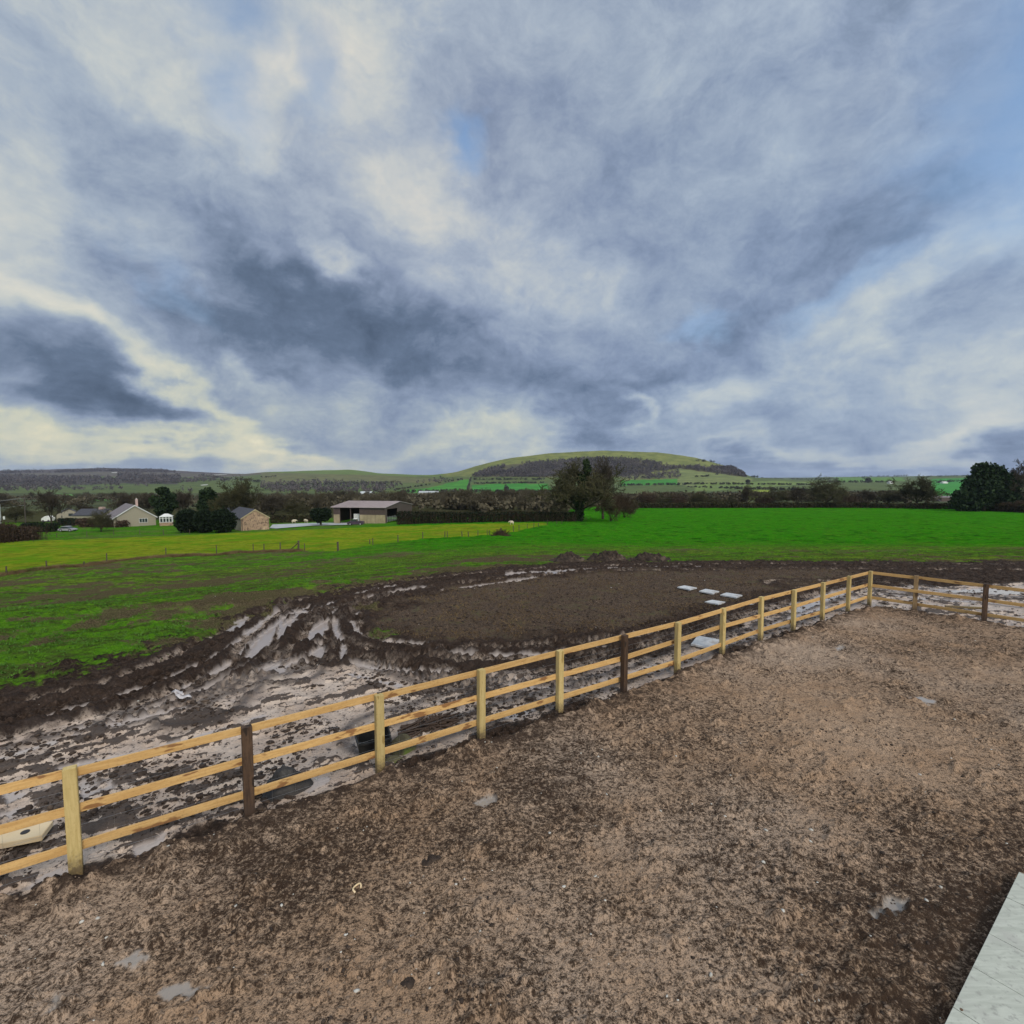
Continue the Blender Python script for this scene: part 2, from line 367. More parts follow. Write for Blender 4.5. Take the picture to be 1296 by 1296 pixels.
    z0 = z0*(1-pud)+pud*(-.03+.0*n1)*(1-ar)+pud*ar*(.03)
    fade = 1-sstep(r, 90, 200)*.6
    z = z+z0*fade
    lush = np.clip(sstep(Y+(fbm(X*.5, Y, .2, 3, 66)-.5)*26, 36, 74)*sstep(X, -40, 0)+sstep(Y+X*.2, 60, 90)*.6, 0, 1)
    churn = sstep(.50*fbm(X*.7, Y, .16, 3, 61)+.34*fbm(X*.35, Y*1.5, .5, 4, 65)+.38*fbm(X, Y, 1.3, 4, 67)+.07*(1-sstep(g_sd, 0, 2.5))-.16*sstep(g_sd, 2, 12)*sstep(X, -16, -2)+.045*(1-sstep(X, -26, -10)), .59, .76)*(1-lush*.85)*(1-ye)
    # brown strip out on the right and left in the field
    sx, sy = X, Y
    str_ = np.exp(-((sy-(45+.05*sx))/6.5)**2)*sstep(sx, 6, 18)*sstep(fbm(sx*.35, sy, .3, 4, 71), .34, .56)
    churn = np.clip(churn*.9+str_*.62, 0, 1)
    lushp = sstep(fbm(X*.6, Y, .14, 3, 171), .42, .62)
    clodm = clod*sl_
    dark_edge = edge*(1-0*n1)
    # trodden, wetter soil by the patio and along the near end of the enclosure
    adark = .55*(1-sstep(sdf(X, Y, PATIO)*-1, 0, 1.9))+.30*np.exp(-(((X+.2)/2.6)**2+((Y-7.3)/1.6)**2))+.28*np.exp(-(((X+2.6)/1.6)**2+((Y-5.4)/.9)**2))+.24*np.exp(-(((X-1.2)/1.9)**2+((Y-9.6)/1.4)**2))
    adark -= .26*np.exp(-(((X-6.4)/2.2)**2+((Y-10.5)/2.8)**2))+.16*np.exp(-(((X-3.6)/1.2)**2+((Y-7.2)/1.0)**2))
    adark = np.clip(adark*.5+.5, 0, 1)
    return dict(z=z, ar=ar, gr=gr, ye=ye, ti=ti, sl=sl_, pud=np.clip(pud, 0, 1), wet=wet, rut=rut, rim=rimm, lush=lush, lushp=lushp, churn=churn, clod=clodm, edge=dark_edge, low=adark)

def mesh_np(name, V, Fc, mat, smooth=True, attrs=None, parent=None, link=True):
    V = np.asarray(V, np.float32); Fc = np.asarray(Fc, np.int32)
    me = bpy.data.meshes.new(name); k = Fc.shape[1]
    me.vertices.add(len(V)); me.vertices.foreach_set('co', V.ravel())
    me.loops.add(Fc.size); me.loops.foreach_set('vertex_index', Fc.ravel())
    me.polygons.add(len(Fc)); me.polygons.foreach_set('loop_start', np.arange(0, Fc.size, k, dtype=np.int32))
    me.update(calc_edges=True)
    if smooth: me.polygons.foreach_set('use_smooth', np.ones(len(Fc), bool))
    for an, arr in (attrs or {}).items():
        a = me.color_attributes.new(an, 'FLOAT_COLOR', 'POINT')
        a.data.foreach_set('color', np.asarray(arr, np.float32).ravel())
    if mat: me.materials.append(mat)
    o = bpy.data.objects.new(name, me)
    if link: C.objects.link(o)
    if parent: o.parent = parent
    return o

# azimuth columns: dense in front of the window, coarse behind
def az_cols(step, front=54):
    a = list(np.arange(-R(front), R(front)+1e-9, step))
    b = list(np.linspace(R(front), 2*math.pi-R(front), 110))[1:-1]
    return np.array(a+b)
def ring_faces(nr, nc):
    i = np.arange(nr-1)[:, None]*nc; j = np.arange(nc)[None, :]; j2 = (j+1) % nc
    # az clockwise from above: wind faces upward
    return np.stack([i+j, i+nc+j, i+nc+j2, i+j2], -1).reshape(-1, 4)[:, ::-1][:, [3, 2, 1, 0]]

# ------------------------------------------------------------------ ground material
def new_mat(name):
    m = bpy.data.materials.new(name); m.use_nodes = True; nt = m.node_tree; nt.nodes.clear()
    g = NG(nt); b = g.n.new('ShaderNodeBsdfPrincipled'); o = g.n.new('ShaderNodeOutputMaterial'); g.l.new(b.outputs[0], o.inputs[0])
    return m, g, b
def bump(g, b, h, strength, dist):
    n = g.n.new('ShaderNodeBump'); n.inputs['Strength'].default_value = strength; n.inputs['Distance'].default_value = dist
    g.put(n.inputs['Height'], h); g.l.new(n.outputs[0], b.inputs['Normal'])

gm, g, b = new_mat("ground_soil_and_grass")
pos = g.n.new('ShaderNodeNewGeometry').outputs['Position']
p2 = g.vm('MULTIPLY', pos, (1, 1, .3))
(za, _), (zb, _), (zcx, _), (zd, _), (ze, _) = g.attr('za'), g.attr('zb'), g.attr('zc'), g.attr('zd'), g.attr('ze')
ar, gr, ye = za[0], za[1], za[2]
ti, slr, wet = zb[0], zb[1], zb[2]
lush, churn, clod = zcx[0], zcx[1], zcx[2]
pud, edge, low = zd[0], zd[1], zd[2]
nf = g.noise(p2, 22, 5, .65); nm = g.noise(p2, 5.5, 5, .6); nl = g.noise(p2, 1.1, 5, .6); nxl = g.noise(p2, .18, 4, .55)
nff = g.noise(p2, 60, 3, .6)
# dark mud
mudc = g.mix(g.ss(nm, .35, .7), (.020, .0125, .009), (.070, .045, .032))
mudc = g.mix(g.m('MULTIPLY', g.ss(nf, .5, .75), .8), mudc, (.13, .092, .070))
mudc = g.mix(g.m('MULTIPLY', g.ss(nl, .45, .7), .3), mudc, (.13, .095, .08))
# slurry
slc = g.mix(g.ss(nl, .35, .65), (.44, .335, .265), (.60, .485, .40))
slc = g.mix(g.m('MULTIPLY', g.ss(nm, .50, .68), .6), slc, (.19, .14, .115))
slc = g.mix(g.ss(g.m('ADD', nf, g.m('MULTIPLY', g.m('SUBTRACT', nm, .5), .8)), .60, .68), slc, (.05, .034, .026))
slc = g.mix(g.m('MULTIPLY', g.ss(g.m('ADD', clod, g.m('MULTIPLY', g.m('SUBTRACT', g.m('ADD', nf, nm), 1.), 1.1)), .56, .74), .93), slc, g.mix(nf, (.022, .014, .011), (.09, .06, .045)))
# tilled soil with straw-like stubble
tic = g.mix(g.ss(nf, .36, .64), (.032, .022, .016), (.14, .096, .068))
tic = g.mix(g.m('MULTIPLY', g.ss(nl, .45, .65), .5), tic, (.15, .10, .07))
tic = g.mix(g.ss(nff, .58, .68), tic, (.28, .21, .13))
tic = g.mix(g.m('MULTIPLY', g.ss(nl, .52, .66), g.ss(nf, .48, .6)), tic, (.085, .10, .035))
# arena: pale sandy loam trodden through with dark clods
arc = g.mix(g.ss(nl, .3, .7), (.355, .232, .148), (.47, .330, .228))
arc = g.mix(g.ss(nxl, .45, .62), arc, (.45, .335, .25))
nk = g.noise(p2, 21, 6, .70, .3)
k = g.m('ADD', g.m('MULTIPLY', nk, .85), g.m('ADD', g.m('MULTIPLY', nm, .28), g.m('MULTIPLY', nl, .26)))
nz = g.noise(p2, .42, 3, .55)
k = g.m('ADD', k, g.m('MULTIPLY', g.m('SUBTRACT', nz, .5), .26))
k = g.m('ADD', k, g.m('MULTIPLY', g.m('SUBTRACT', low, .5), .42))
k = g.m('ADD', k, g.m('MULTIPLY', g.m('SUBTRACT', nff, .5), .30))
dk = g.ss(k, .655, .845)
arc = g.mix(g.m('MULTIPLY', g.ss(nff, .48, .68), .8), arc, (.16, .108, .072))
arc = g.mix(dk, arc, g.mix(nff, (.030, .018, .012), (.075, .047, .031)))
arc = g.mix(g.m('MULTIPLY', edge, g.ss(nm, .36, .56)), arc, (.060, .040, .030))
# grass
gc = g.mix(g.ss(nm, .35, .65), (.065, .150, .014), (.160, .30, .024))
gc = g.mix(g.m('MULTIPLY', g.ss(nl, .42, .64), .7), gc, (.15, .21, .028))
gc = g.mix(g.m('MULTIPLY', ze[2], .55), gc, g.mix(nm, (.035, .17, .006), (.10, .29, .015)))
lushc = g.mix(g.ss(nm, .3, .7), (.020, .160, .004), (.046, .265, .008))
ng = g.noise(g.vm('MULTIPLY', pos, (.45, 1., .3)), .62, 5, .68)
lushc = g.mix(g.m('MULTIPLY', g.ss(nl, .46, .64), .55), lushc, (.095, .25, .012))
lushc = g.mix(g.ss(ng, .50, .66), lushc, (.012, .075, .004))
gc = g.mix(lush, gc, lushc)
gc = g.mix(g.m('MULTIPLY', g.ss(nxl, .54, .66), g.m('SUBTRACT', .4, g.m('MULTIPLY', lush, .3))), gc, (.17, .22, .03))
gc = g.mix(g.ss(nf, .54, .70), gc, g.mix(1., gc, (.3, .35, .35), 'MULTIPLY'))
nh = g.noise(g.vm('MULTIPLY', pos, (.6, 1., .3)), 2.3, 6, .72)
gc = g.mix(g.m('MULTIPLY', g.ss(nh, .47, .60), g.m('SUBTRACT', .80, g.m('MULTIPLY', lush, .40))), gc, g.mix(nf, (.022, .034, .009), (.075, .085, .03)))
gc = g.mix(g.m('MULTIPLY', g.ss(ng, .46, .62), g.m('SUBTRACT', .8, lush)), gc, g.mix(nf, (.035, .045, .014), (.10, .095, .042)))
brownc = g.mix(g.ss(nf, .35, .65), (.05, .036, .024), (.165, .125, .075))
chm = g.ss(g.m('ADD', churn, g.m('MULTIPLY', g.m('SUBTRACT', g.m('ADD', nm, nf), 1.), 1.3)), .38, .62)
gc = g.mix(g.m('MULTIPLY', chm, .9), gc, brownc)
yc = g.mix(g.ss(nl, .35, .65), (.155, .235, .012), (.255, .285, .022))
yc = g.mix(g.m('MULTIPLY', g.ss(nxl, .45, .6), .8), yc, (.105, .245, .010))
yc = g.mix(g.m('MULTIPLY', g.ss(ng, .48, .62), .6), yc, (.11, .13, .012))
yc = g.mix(g.ss(nm, .56, .72), yc, (.16, .15, .02))
gc = g.mix(ye, gc, yc)
c = g.mix(g.ss(g.m('ADD', slr, g.m('MULTIPLY', g.m('SUBTRACT', nm, .5), .9)), .4, .6), mudc, slc)
c = g.mix(ti, c, tic)
rc = g.mix(g.ss(nl, .40, .52), mudc, slc)
c = g.mix(g.m('MULTIPLY', g.m('MULTIPLY', ze[0], g.ss(nm, .40, .54)), .75), c, rc)
c = g.mix(g.m('MULTIPLY', ze[1], .8), c, g.mix(nf, (.018, .012, .010), (.07, .048, .038)))
c = g.mix(g.m('MULTIPLY', wet, .8), c, (.42, .33, .27))
c = g.mix(g.m('MULTIPLY', low, .0), c, mudc)
gmask = g.ss(g.m('ADD', gr, g.m('MULTIPLY', g.m('SUBTRACT', nm, .5), 1.4)), .38, .62)
psep = g.sep(pos)
beyond = g.ss(g.m('SUBTRACT', psep[1], g.ss(psep[0], 14., 30., 156., 226.)), 0., 8.)
gc = g.mix(beyond, gc, g.mix(nl, (.04, .05, .022), (.085, .075, .04)))
c = g.mix(gmask, c, gc)
c = g.mix(g.ss(g.m('ADD', ar, g.m('MULTIPLY', g.m('SUBTRACT', nm, .5), .8)), .42, .58), c, arc)
c = g.mix(g.m('MULTIPLY', pud, .9), c, g.mix(ar, (.42, .36, .33), (.30, .265, .235)))  # pale puddle colour stands in for sky reflected in the muddy water
g.l.new(c, b.inputs['Base Color'])
wetm = g.m('MAXIMUM', pud, g.m('MULTIPLY', wet, .85))
rough = g.m('SUBTRACT', .88, g.m('MULTIPLY', g.m('MULTIPLY', slr, g.m('SUBTRACT', 1., clod)), .46))
rough = g.m('SUBTRACT', rough, g.m('MULTIPLY', g.m('MULTIPLY', g.m('SUBTRACT', 1., gr), g.m('SUBTRACT', 1., ar)), g.m('MULTIPLY', g.ss(nm, .4, .6), .12)))
rough = g.mix(wetm, g.comb(rough, rough, rough), (.05, .05, .05))
g.l.new(g.sep(rough)[0], b.inputs['Roughness'])
g.l.new(g.m('MAXIMUM', g.m('MULTIPLY', wetm, .5), g.m('SUBTRACT', g.m('MULTIPLY_ADD', slr, .4, .1), g.m('MULTIPLY', gmask, .5), None, True)), b.inputs['Specular IOR Level'])
bh = g.m('ADD', g.m('MULTIPLY', nf, .5), g.m('MULTIPLY', nff, .25))
bh = g.m('ADD', bh, nm)
bh = g.m('ADD', bh, g.m('MULTIPLY', dk, .25))
bn = g.n.new('ShaderNodeBump'); bn.inputs['Distance'].default_value = .07
g.l.new(g.m('MULTIPLY', g.m('SUBTRACT', 1., wetm), g.m('SUBTRACT', .9, g.m('MULTIPLY', slr, .35))), bn.inputs['Strength']); g.l.new(bh, bn.inputs['Height']); g.l.new(bn.outputs[0], b.inputs['Normal'])

RMAX = 340
rr = [.05, .4, 1, 1.7, 2.4, 3.1, 3.6]
while rr[-1] < 60: rr.append(rr[-1]*1.0036)
while rr[-1] < RMAX: rr.append(rr[-1]*1.0075)
rr[-1] = RMAX; rr = np.array(rr)
azc = az_cols(.0021)
RR, AZ = np.meshgrid(rr, azc, indexing='ij')
GX = (RR*np.sin(AZ)).ravel(); GY = (RR*np.cos(AZ)).ravel()
fl = ground_fields(GX, GY)
one = np.ones_like(GX)
at = dict(za=np.stack([fl['ar'], fl['gr'], fl['ye'], one], 1), zb=np.stack([fl['ti'], fl['sl'], fl['wet'], one], 1),
          zc=np.stack([fl['lush'], fl['churn'], fl['clod'], one], 1), zd=np.stack([fl['pud'], fl['edge'], fl['low'], one], 1), ze=np.stack([fl['rut'], fl['rim'], fl['lushp'], one], 1))
ground = mesh_np('ground', np.stack([GX, GY, fl['z']], 1), ring_faces(len(rr), len(azc)), gm, True, at)
ground['kind'] = 'structure'

def gz(X, Y):
    return ground_fields(np.atleast_1d(np.asarray(X, float)), np.atleast_1d(np.asarray(Y, float)))['z']

# ------------------------------------------------------------------ hills
HP = [-500, 0, 130, 240, 300, 340, 450, 480, 540, 575, 600, 625, 650, 700, 760, 830, 880, 930, 950, 1000, 1100, 1180, 1296, 1800]
HY = [450, 900, 1300, 1600, 1900, 2600, 3500, 6500]
HT = [[634,624,618,613,609,601,595,600],[634,624,618,613,609,602,596,600],[634,624,618,613,608,599,592,598],[634,624,617,611,607,600,596.5,600],
 [634,624,617,610,606,601,600,602],[634,624,617,609,603,597.5,600,603],[634,624,616,608,601,594.5,600,603],[634,624,616,608,602,599,603,604],
 [634,624,617,609,601.5,602,604,605],[634,624,617,606,598,602,604,605],[634,625,618,604,590,598,603,605],[634,625,618,603,584,597,603,605],[634,625,617,601,579,595,603,605],[634,625,616,599,573.5,590,603,605],
 [634,625,616,598,570.5,588,603,605],[634,625,616,598,572.5,588,603,605],[634,624,615,598,579,592,603,605],[632,622,613,602,594,599,603,605],
 [631,620,612,606,604,605,605,605],[630,620,614,610,608,607.5,606.5,604.5],[630,620,615,611,608,606,604,603],[630,620,615,611,607,604,602,603],[630,620,615,611,607,604,601,602],[630,620,615,611,607,604,600,602]]
HT = np.array(HT)
_px = np.arange(-500, 1801, 2.0); _ht = np.stack([np.interp(_px, HP, HT[:, j]) for j in range(8)], 1)
kk = np.hanning(15); kk /= kk.sum()
_ht = np.stack([np.convolve(np.pad(_ht[:, j], 7, mode='edge'), kk, 'valid') for j in range(8)], 1)
def hill_y(px, Y):
    px = np.clip(px, -500, 1800); j = (px+500)/2; j0 = np.clip(j.astype(int), 0, len(_px)-2); f = j-j0
    Yc = np.clip(Y, 450, 6500); k = np.clip(np.searchsorted(HY, Yc, side='right')-1, 0, 6); hy = np.array(HY)
    t = (Yc-hy[k])/(hy[k+1]-hy[k])
    A = _ht[j0, k]*(1-f)+_ht[j0+1, k]*f; B = _ht[j0, k+1]*(1-f)+_ht[j0+1, k+1]*f
    return A*(1-t)+B*t
def hill_z(X, Y, r=None):
    X = np.asarray(X, float); Y = np.asarray(Y, float); r = np.hypot(X, Y)
    azz = np.arctan2(X, Y); azl = np.clip(azz, -R(62), R(62))
    px = 648+648*np.tan(azl); De = r*np.cos(azl)
    zz = EYE+(606-hill_y(px, De))*np.clip(De, 450, 6500)/648
    zz = zz+(fbm(X, Y, .004, 4, 91)-.5)*8*sstep(De, 900, 1700)
    zz = zz*(1-sstep(np.abs(azz), R(75), R(120))) + (-12)*sstep(np.abs(azz), R(75), R(120))
    k = sstep(r, RMAX, 640)
    ring = base_ter(X/r*RMAX, Y/r*RMAX)
    return ring*(1-k)+zz*k
hr = [RMAX]
while hr[-1] < 1400: hr.append(hr[-1]*1.02)
while hr[-1] < 2100: hr.append(hr[-1]+14)
while hr[-1] < 4200: hr.append(hr[-1]*1.012)
while hr[-1] < 9500: hr.append(hr[-1]*1.05)
hr = np.array(hr); haz = az_cols(R(.18), 58)
RR, AZ = np.meshgrid(hr, haz, indexing='ij'); HX = (RR*np.sin(AZ)).ravel(); HYY = (RR*np.cos(AZ)).ravel()
HZ = hill_z(HX, HYY); 
m0 = np.abs(RR.ravel()-RMAX) < 1e-6
HZ[m0] = gz(HX[m0], HYY[m0])
De = np.clip(HYY, 1, None); hpx = 648+648*HX/De; hpy = 606-(HZ-EYE)*648/De
front = HYY > 100
cov = np.tile(np.array([.060, .072, .034]), (len(HX), 1)); cov[HYY > 900] = (.085, .115, .042)
def paint(poly, col, soft=None, yr=(0, 1e9)):
    m = inside(hpx, hpy+(fbm(HX, HYY, .02, 2, 5)-.5)*1.2, np.array(poly, float)) & front & (HYY > yr[0]) & (HYY < yr[1])
    cov[m] = col
paint([(-600,560),(335,560),(335,600),(300,612),(120,612),(-600,612)], (.105,.095,.085), yr=(2300,9999))
paint([(-600,560),(335,560),(290,602),(-600,601)], (.085,.072,.078), yr=(2900,9999))
paint([(-100,603),(60,603.5),(130,605),(200,606),(300,604),(300,607),(-100,608)], (.10,.125,.07), yr=(1500,3300))
paint([(330,560),(560,560),(560,603),(330,603)], (.115,.165,.045), yr=(1600,9999))
paint([(330,598),(470,601),(560,606),(560,612),(330,612)], (.12,.125,.06), yr=(1500,9999))
paint([(560,560),(960,560),(960,600),(560,603)], (.15,.17,.058), yr=(1500,9999))
paint([(505,620.5),(540,618),(585,607.5),(594,607),(590,622),(505,624)], (.055,.21,.030), yr=(700,1800))
paint([(598,613.5),(640,612),(692,612),(700,622.5),(598,622.5)], (.045,.21,.032), yr=(700,1800))
paint([(785,608),(862,606),(862,613),(785,614)], (.045,.19,.035), yr=(700,1800))
paint([(858,592),(895,592),(935,600),(950,606),(950,612),(900,616),(858,614)], (.15,.18,.075), yr=(700,2000))
paint([(785,602),(860,597),(860,606),(785,608)], (.13,.145,.065), yr=(700,2000))
paint([(880,612),(1030,607),(1030,612),(880,622)], (.135,.19,.06), yr=(400,1700))
paint([(940,618),(975,616),(975,640),(935,640)], (.22,.27,.04), yr=(340,900))
paint([(1055,604),(1140,604),(1145,609),(1060,610)], (.10,.20,.045), yr=(1500,9000))
paint([(1180,606),(1225,605),(1225,628),(1170,640)], (.04,.22,.035), yr=(400,3000))
paint([(70,624),(130,628),(160,632),(120,634)], (.08,.19,.05), yr=(340,1200))
paint([(600,600),(940,600),(940,570),(700,560),(600,575)], (.13,.15,.06), yr=(2000,9000))
woodpolys = [
 ([(598,604),(602,600),(620,594),(645,588),(700,584.5),(745,580.5),(800,581),(828,586),(850,591),(900,591),(932,592),(944,604),(905,599),(860,593),(832,597),(800,603),(690,604)], (1450,1930), 3000),
 ([(-80,602),(60,604),(150,606),(150,600),(230,603),(225,613),(150,612),(60,615),(-80,613)], (1500,3300), 900),
 ([(-80,598.5),(60,598.5),(130,595),(200,596),(240,600),(300,601),(300,603),(240,602),(130,598),(60,600),(-80,602)], (2900,3500), 700),
 ([(330,612),(400,609),(500,614),(540,612),(585,609),(560,606),(500,617),(500,626),(330,624)], (700,1700), 420),
 ([(785,603),(860,598),(862,606),(790,608)], (900,1700), 120),
 ([(-80,607),(120,606),(240,607),(262,600),(300,612),(240,623),(100,621),(-80,624)], (900,2700), 1500),
]
paint(woodpolys[0][0], (.085,.08,.05), yr=(1400,2000)); paint(woodpolys[1][0], (.06,.055,.05), yr=(1500,3300))
hm, g, b = new_mat("downland_and_fields")
(_, hc) = g.attr('cover'); pos = g.n.new('ShaderNodeNewGeometry').outputs['Position']
n = g.noise(pos, .03, 6, .6); n2 = g.noise(pos, .35, 4, .6)
c = g.mix(g.ss(n, .35, .65), g.mix(1., hc, (.95, .98, .9), 'MULTIPLY'), g.mix(1., hc, (1.5, 1.42, 1.2), 'MULTIPLY'))
c = g.mix(g.ss(n2, .3, .7), g.mix(1., c, (.8, .8, .8), 'MULTIPLY'), c)
g.l.new(c, b.inputs['Base Color']); b.inputs['Roughness'].default_value = .95; b.inputs['Specular IOR Level'].default_value = .1
hills = mesh_np('hills', np.stack([HX, HYY, HZ], 1), ring_faces(len(hr), len(haz)), hm, True, dict(cover=np.concatenate([cov, np.ones((len(cov), 1))], 1)))
hills['kind'] = 'structure'

# ------------------------------------------------------------------ object helpers
def thing(name, label, cat, loc=(0,0,0), rz=0, group=None):
    o = bpy.data.objects.new(name, None); C.objects.link(o); o.empty_display_size = .3
    o.location = loc; o.rotation_euler = (0, 0, rz); o['label'] = label; o['category'] = cat
    if group: o['group'] = group
    return o
def tag(o, label, cat, group=None, loc=None, rz=None):
    o['label'] = label; o['category'] = cat
    if group: o['group'] = group
    if loc is not None: o.location = loc
    if rz is not None: o.rotation_euler = (0, 0, rz)
    return o
def simple(name, ca, cb, scale=3., rough=.8, stretch=(1,1,1), bmp=0., dist=.01, spec=.3, metal=0., third=None):
    m, g, b = new_mat(name); t = g.n.new('ShaderNodeTexCoord').outputs['Object']
    v = g.mapping(t, scale=stretch); n = g.noise(v, scale, 6, .62)
    c = g.mix(g.ss(n, .32, .68), ca, cb)
    if third: c = g.mix(g.ss(g.noise(v, scale*.37, 4, .6), .56, .66), c, third)
    oi = g.n.new('ShaderNodeObjectInfo').outputs['Random']
    c = g.mix(1., c, g.comb(*[g.m('MULTIPLY_ADD', oi, .22, .89)]*3), 'MULTIPLY')
    g.l.new(c, b.inputs['Base Color']); b.inputs['Roughness'].default_value = rough
    b.inputs['Specular IOR Level'].default_value = spec; b.inputs['Metallic'].default_value = metal
    if bmp: bump(g, b, n, bmp, dist)
    return m
class MB:
    def __init__(s): s.v = []; s.f = []; s.mi = []
    def add(s, vs, fs, mi=0):
        o = len(s.v); s.v += [tuple(v) for v in vs]; s.f += [tuple(i+o for i in f) for f in fs]; s.mi += [mi]*len(fs); return s
    def box(s, c, size, rot=None, bev=0., mi=0):
        hx, hy, hz = [q/2 for q in size]; c = Vector(c)
        if bev <= 0:
            vs = [Vector((sx*hx, sy*hy, sz*hz)) for sz in (-1,1) for sy in (-1,1) for sx in (-1,1)]
            fs = [(0,2,3,1),(4,5,7,6),(0,1,5,4),(2,6,7,3),(0,4,6,2),(1,3,7,5)]
        else:
            import bmesh
            bm = bmesh.new(); bmesh.ops.create_cube(bm, size=1)
            for v in bm.verts: v.co = Vector((v.co.x*size[0], v.co.y*size[1], v.co.z*size[2]))
            bmesh.ops.bevel(bm, geom=bm.edges[:], offset=bev, segments=2, affect='EDGES')
            bm.verts.index_update(); vs = [v.co.copy() for v in bm.verts]; fs = [tuple(v.index for v in f.verts) for f in bm.faces]; bm.free()
        if rot is not None: vs = [rot @ v for v in vs]
        return s.add([v+c for v in vs], fs, mi)
    def tube(s, p0, p1, r0, r1=None, n=6, cap=True, mi=0):
        r1 = r0 if r1 is None else r1; p0 = Vector(p0); p1 = Vector(p1); d = (p1-p0).normalized()
        a = d.orthogonal().normalized(); b = d.cross(a); vs = []
        for p, r in ((p0, r0), (p1, r1)):
            for i in range(n): t = 2*math.pi*i/n; vs.append(p+(a*math.cos(t)+b*math.sin(t))*r)
        fs = [(i, (i+1) % n, n+(i+1) % n, n+i) for i in range(n)]
        if cap: fs += [tuple(range(n-1, -1, -1)), tuple(range(n, 2*n))]
        return s.add(vs, fs, mi)
    def prism(s, poly, h0, h1, axis='y', mi=0):
        """poly in (a,b) extruded along axis"""
        n = len(poly)
        if axis == 'y': vs = [(a, h0, b_) for a, b_ in poly]+[(a, h1, b_) for a, b_ in poly]
        elif axis == 'x': vs = [(h0, a, b_) for a, b_ in poly]+[(h1, a, b_) for a, b_ in poly]
        else: vs = [(a, b_, h0) for a, b_ in poly]+[(a, b_, h1) for a, b_ in poly]
        fs = [tuple(range(n-1, -1, -1)), tuple(range(n, 2*n))]+[(i, (i+1) % n, n+(i+1) % n, n+i) for i in range(n)]
        return s.add(vs, fs, mi)
    def build(s, name, mat, parent=None, smooth=False, fix=True):
        me = bpy.data.meshes.new(name); me.from_pydata(s.v, [], s.f); me.update()
        for m in (mat if isinstance(mat, (list, tuple)) else [mat]): me.materials.append(m)
        me.polygons.foreach_set('material_index', s.mi)
        if fix:
            import bmesh
            bm = bmesh.new(); bm.from_mesh(me); bmesh.ops.recalc_face_normals(bm, faces=bm.faces[:]); bm.to_mesh(me); bm.free()
        if smooth: me.polygons.foreach_set('use_smooth', [True]*len(me.polygons))
        o = bpy.data.objects.new(name, me); C.objects.link(o)
        if parent: o.parent = parent
        return o
def copy_thing(o, parent=None):
    c = o.copy(); C.objects.link(c)
    if parent: c.parent = parent
    for ch in list(o.children): copy_thing(ch, c)
    return c

# ------------------------------------------------------------------ materials
def wood(name, a, b_, knot, rough=.7):
    m, g, b = new_mat(name); t = g.n.new('ShaderNodeTexCoord').outputs['Object']
    oi = g.n.new('ShaderNodeObjectInfo').outputs['Random']
    v = g.vm('ADD', t, g.comb(g.m('MULTIPLY', oi, 37.), g.m('MULTIPLY', oi, 11.), 0.))
    v1 = g.mapping(v, scale=(1.2, 14, 14))
    n = g.noise(v1, 2.2, 6, .6, .6); n2 = g.noise(g.mapping(v, scale=(1.6, 5, 5)), 1.6, 3, .5); n3 = g.noise(v, 30, 4)
    c = g.mix(g.ss(n, .35, .65), a, b_)
    c = g.mix(g.ss(n2, .60, .66), c, knot)
    wp = g.n.new('ShaderNodeNewGeometry').outputs['Position']
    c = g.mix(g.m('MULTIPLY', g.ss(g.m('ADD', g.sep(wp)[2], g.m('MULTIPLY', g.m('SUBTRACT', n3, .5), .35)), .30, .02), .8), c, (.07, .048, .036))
    c = g.mix(g.m('MULTIPLY', g.ss(n3, .5, .75), .35), c, knot)
    oi2 = g.m('MULTIPLY_ADD', g.m('FRACT', g.m('MULTIPLY', oi, 7.13)), .26, .84)
    c = g.mix(1., c, g.comb(oi2, g.m('MULTIPLY', oi2, .98), oi2), 'MULTIPLY')
    g.l.new(c, b.inputs['Base Color']); b.inputs['Roughness'].default_value = rough; b.inputs['Specular IOR Level'].default_value = .3
    bump(g, b, n, .4, .004); return m
M = {}
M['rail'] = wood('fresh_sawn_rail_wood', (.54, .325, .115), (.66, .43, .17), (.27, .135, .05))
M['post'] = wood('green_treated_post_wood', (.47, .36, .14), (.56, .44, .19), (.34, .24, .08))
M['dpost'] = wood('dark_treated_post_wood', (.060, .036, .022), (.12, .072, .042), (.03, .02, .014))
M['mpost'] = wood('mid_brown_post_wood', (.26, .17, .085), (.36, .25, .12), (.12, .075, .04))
M['oldwood'] = simple('weathered_field_post', (.055, .042, .032), (.12, .095, .07), 9, .9)
M['wire'] = simple('galvanised_wire', (.35, .36, .37), (.5, .5, .5), 5, .4, metal=.8)
M['bark'] = simple('winter_bark', (.035, .030, .023), (.075, .063, .046), 2.5, .95, spec=.1)
M['twig'] = simple('bare_twigs', (.045, .038, .028), (.085, .070, .050), .3, .95, spec=.1)
M['twigg'] = simple('lichen_green_twigs', (.042, .040, .023), (.092, .085, .042), .3, .95, spec=.1)
M['twigr'] = simple('reddish_scrub_twigs', (.050, .034, .024), (.095, .066, .044), .3, .95, spec=.1)
M['ivy'] = simple('dark_ivy_leaves', (.012, .026, .010), (.04, .062, .02), .8, .8, spec=.2)
M['ever'] = simple('evergreen_foliage', (.010, .022, .010), (.035, .058, .022), .5, .85, spec=.15)
M['yew'] = simple('clipped_conifer_foliage', (.006, .012, .007), (.020, .032, .016), .9, .9, spec=.1)
M['hedge'] = simple('winter_hedge_twigs', (.035, .024, .018), (.085, .058, .04), .7, .95, spec=.1)
M['hedgeleaf'] = simple('hedge_leaves', (.022, .026, .012), (.055, .052, .024), .7, .95, spec=.1)
M['valley'] = simple('valley_bare_wood', (.062, .054, .036), (.135, .118, .080), .05, 1., spec=0)
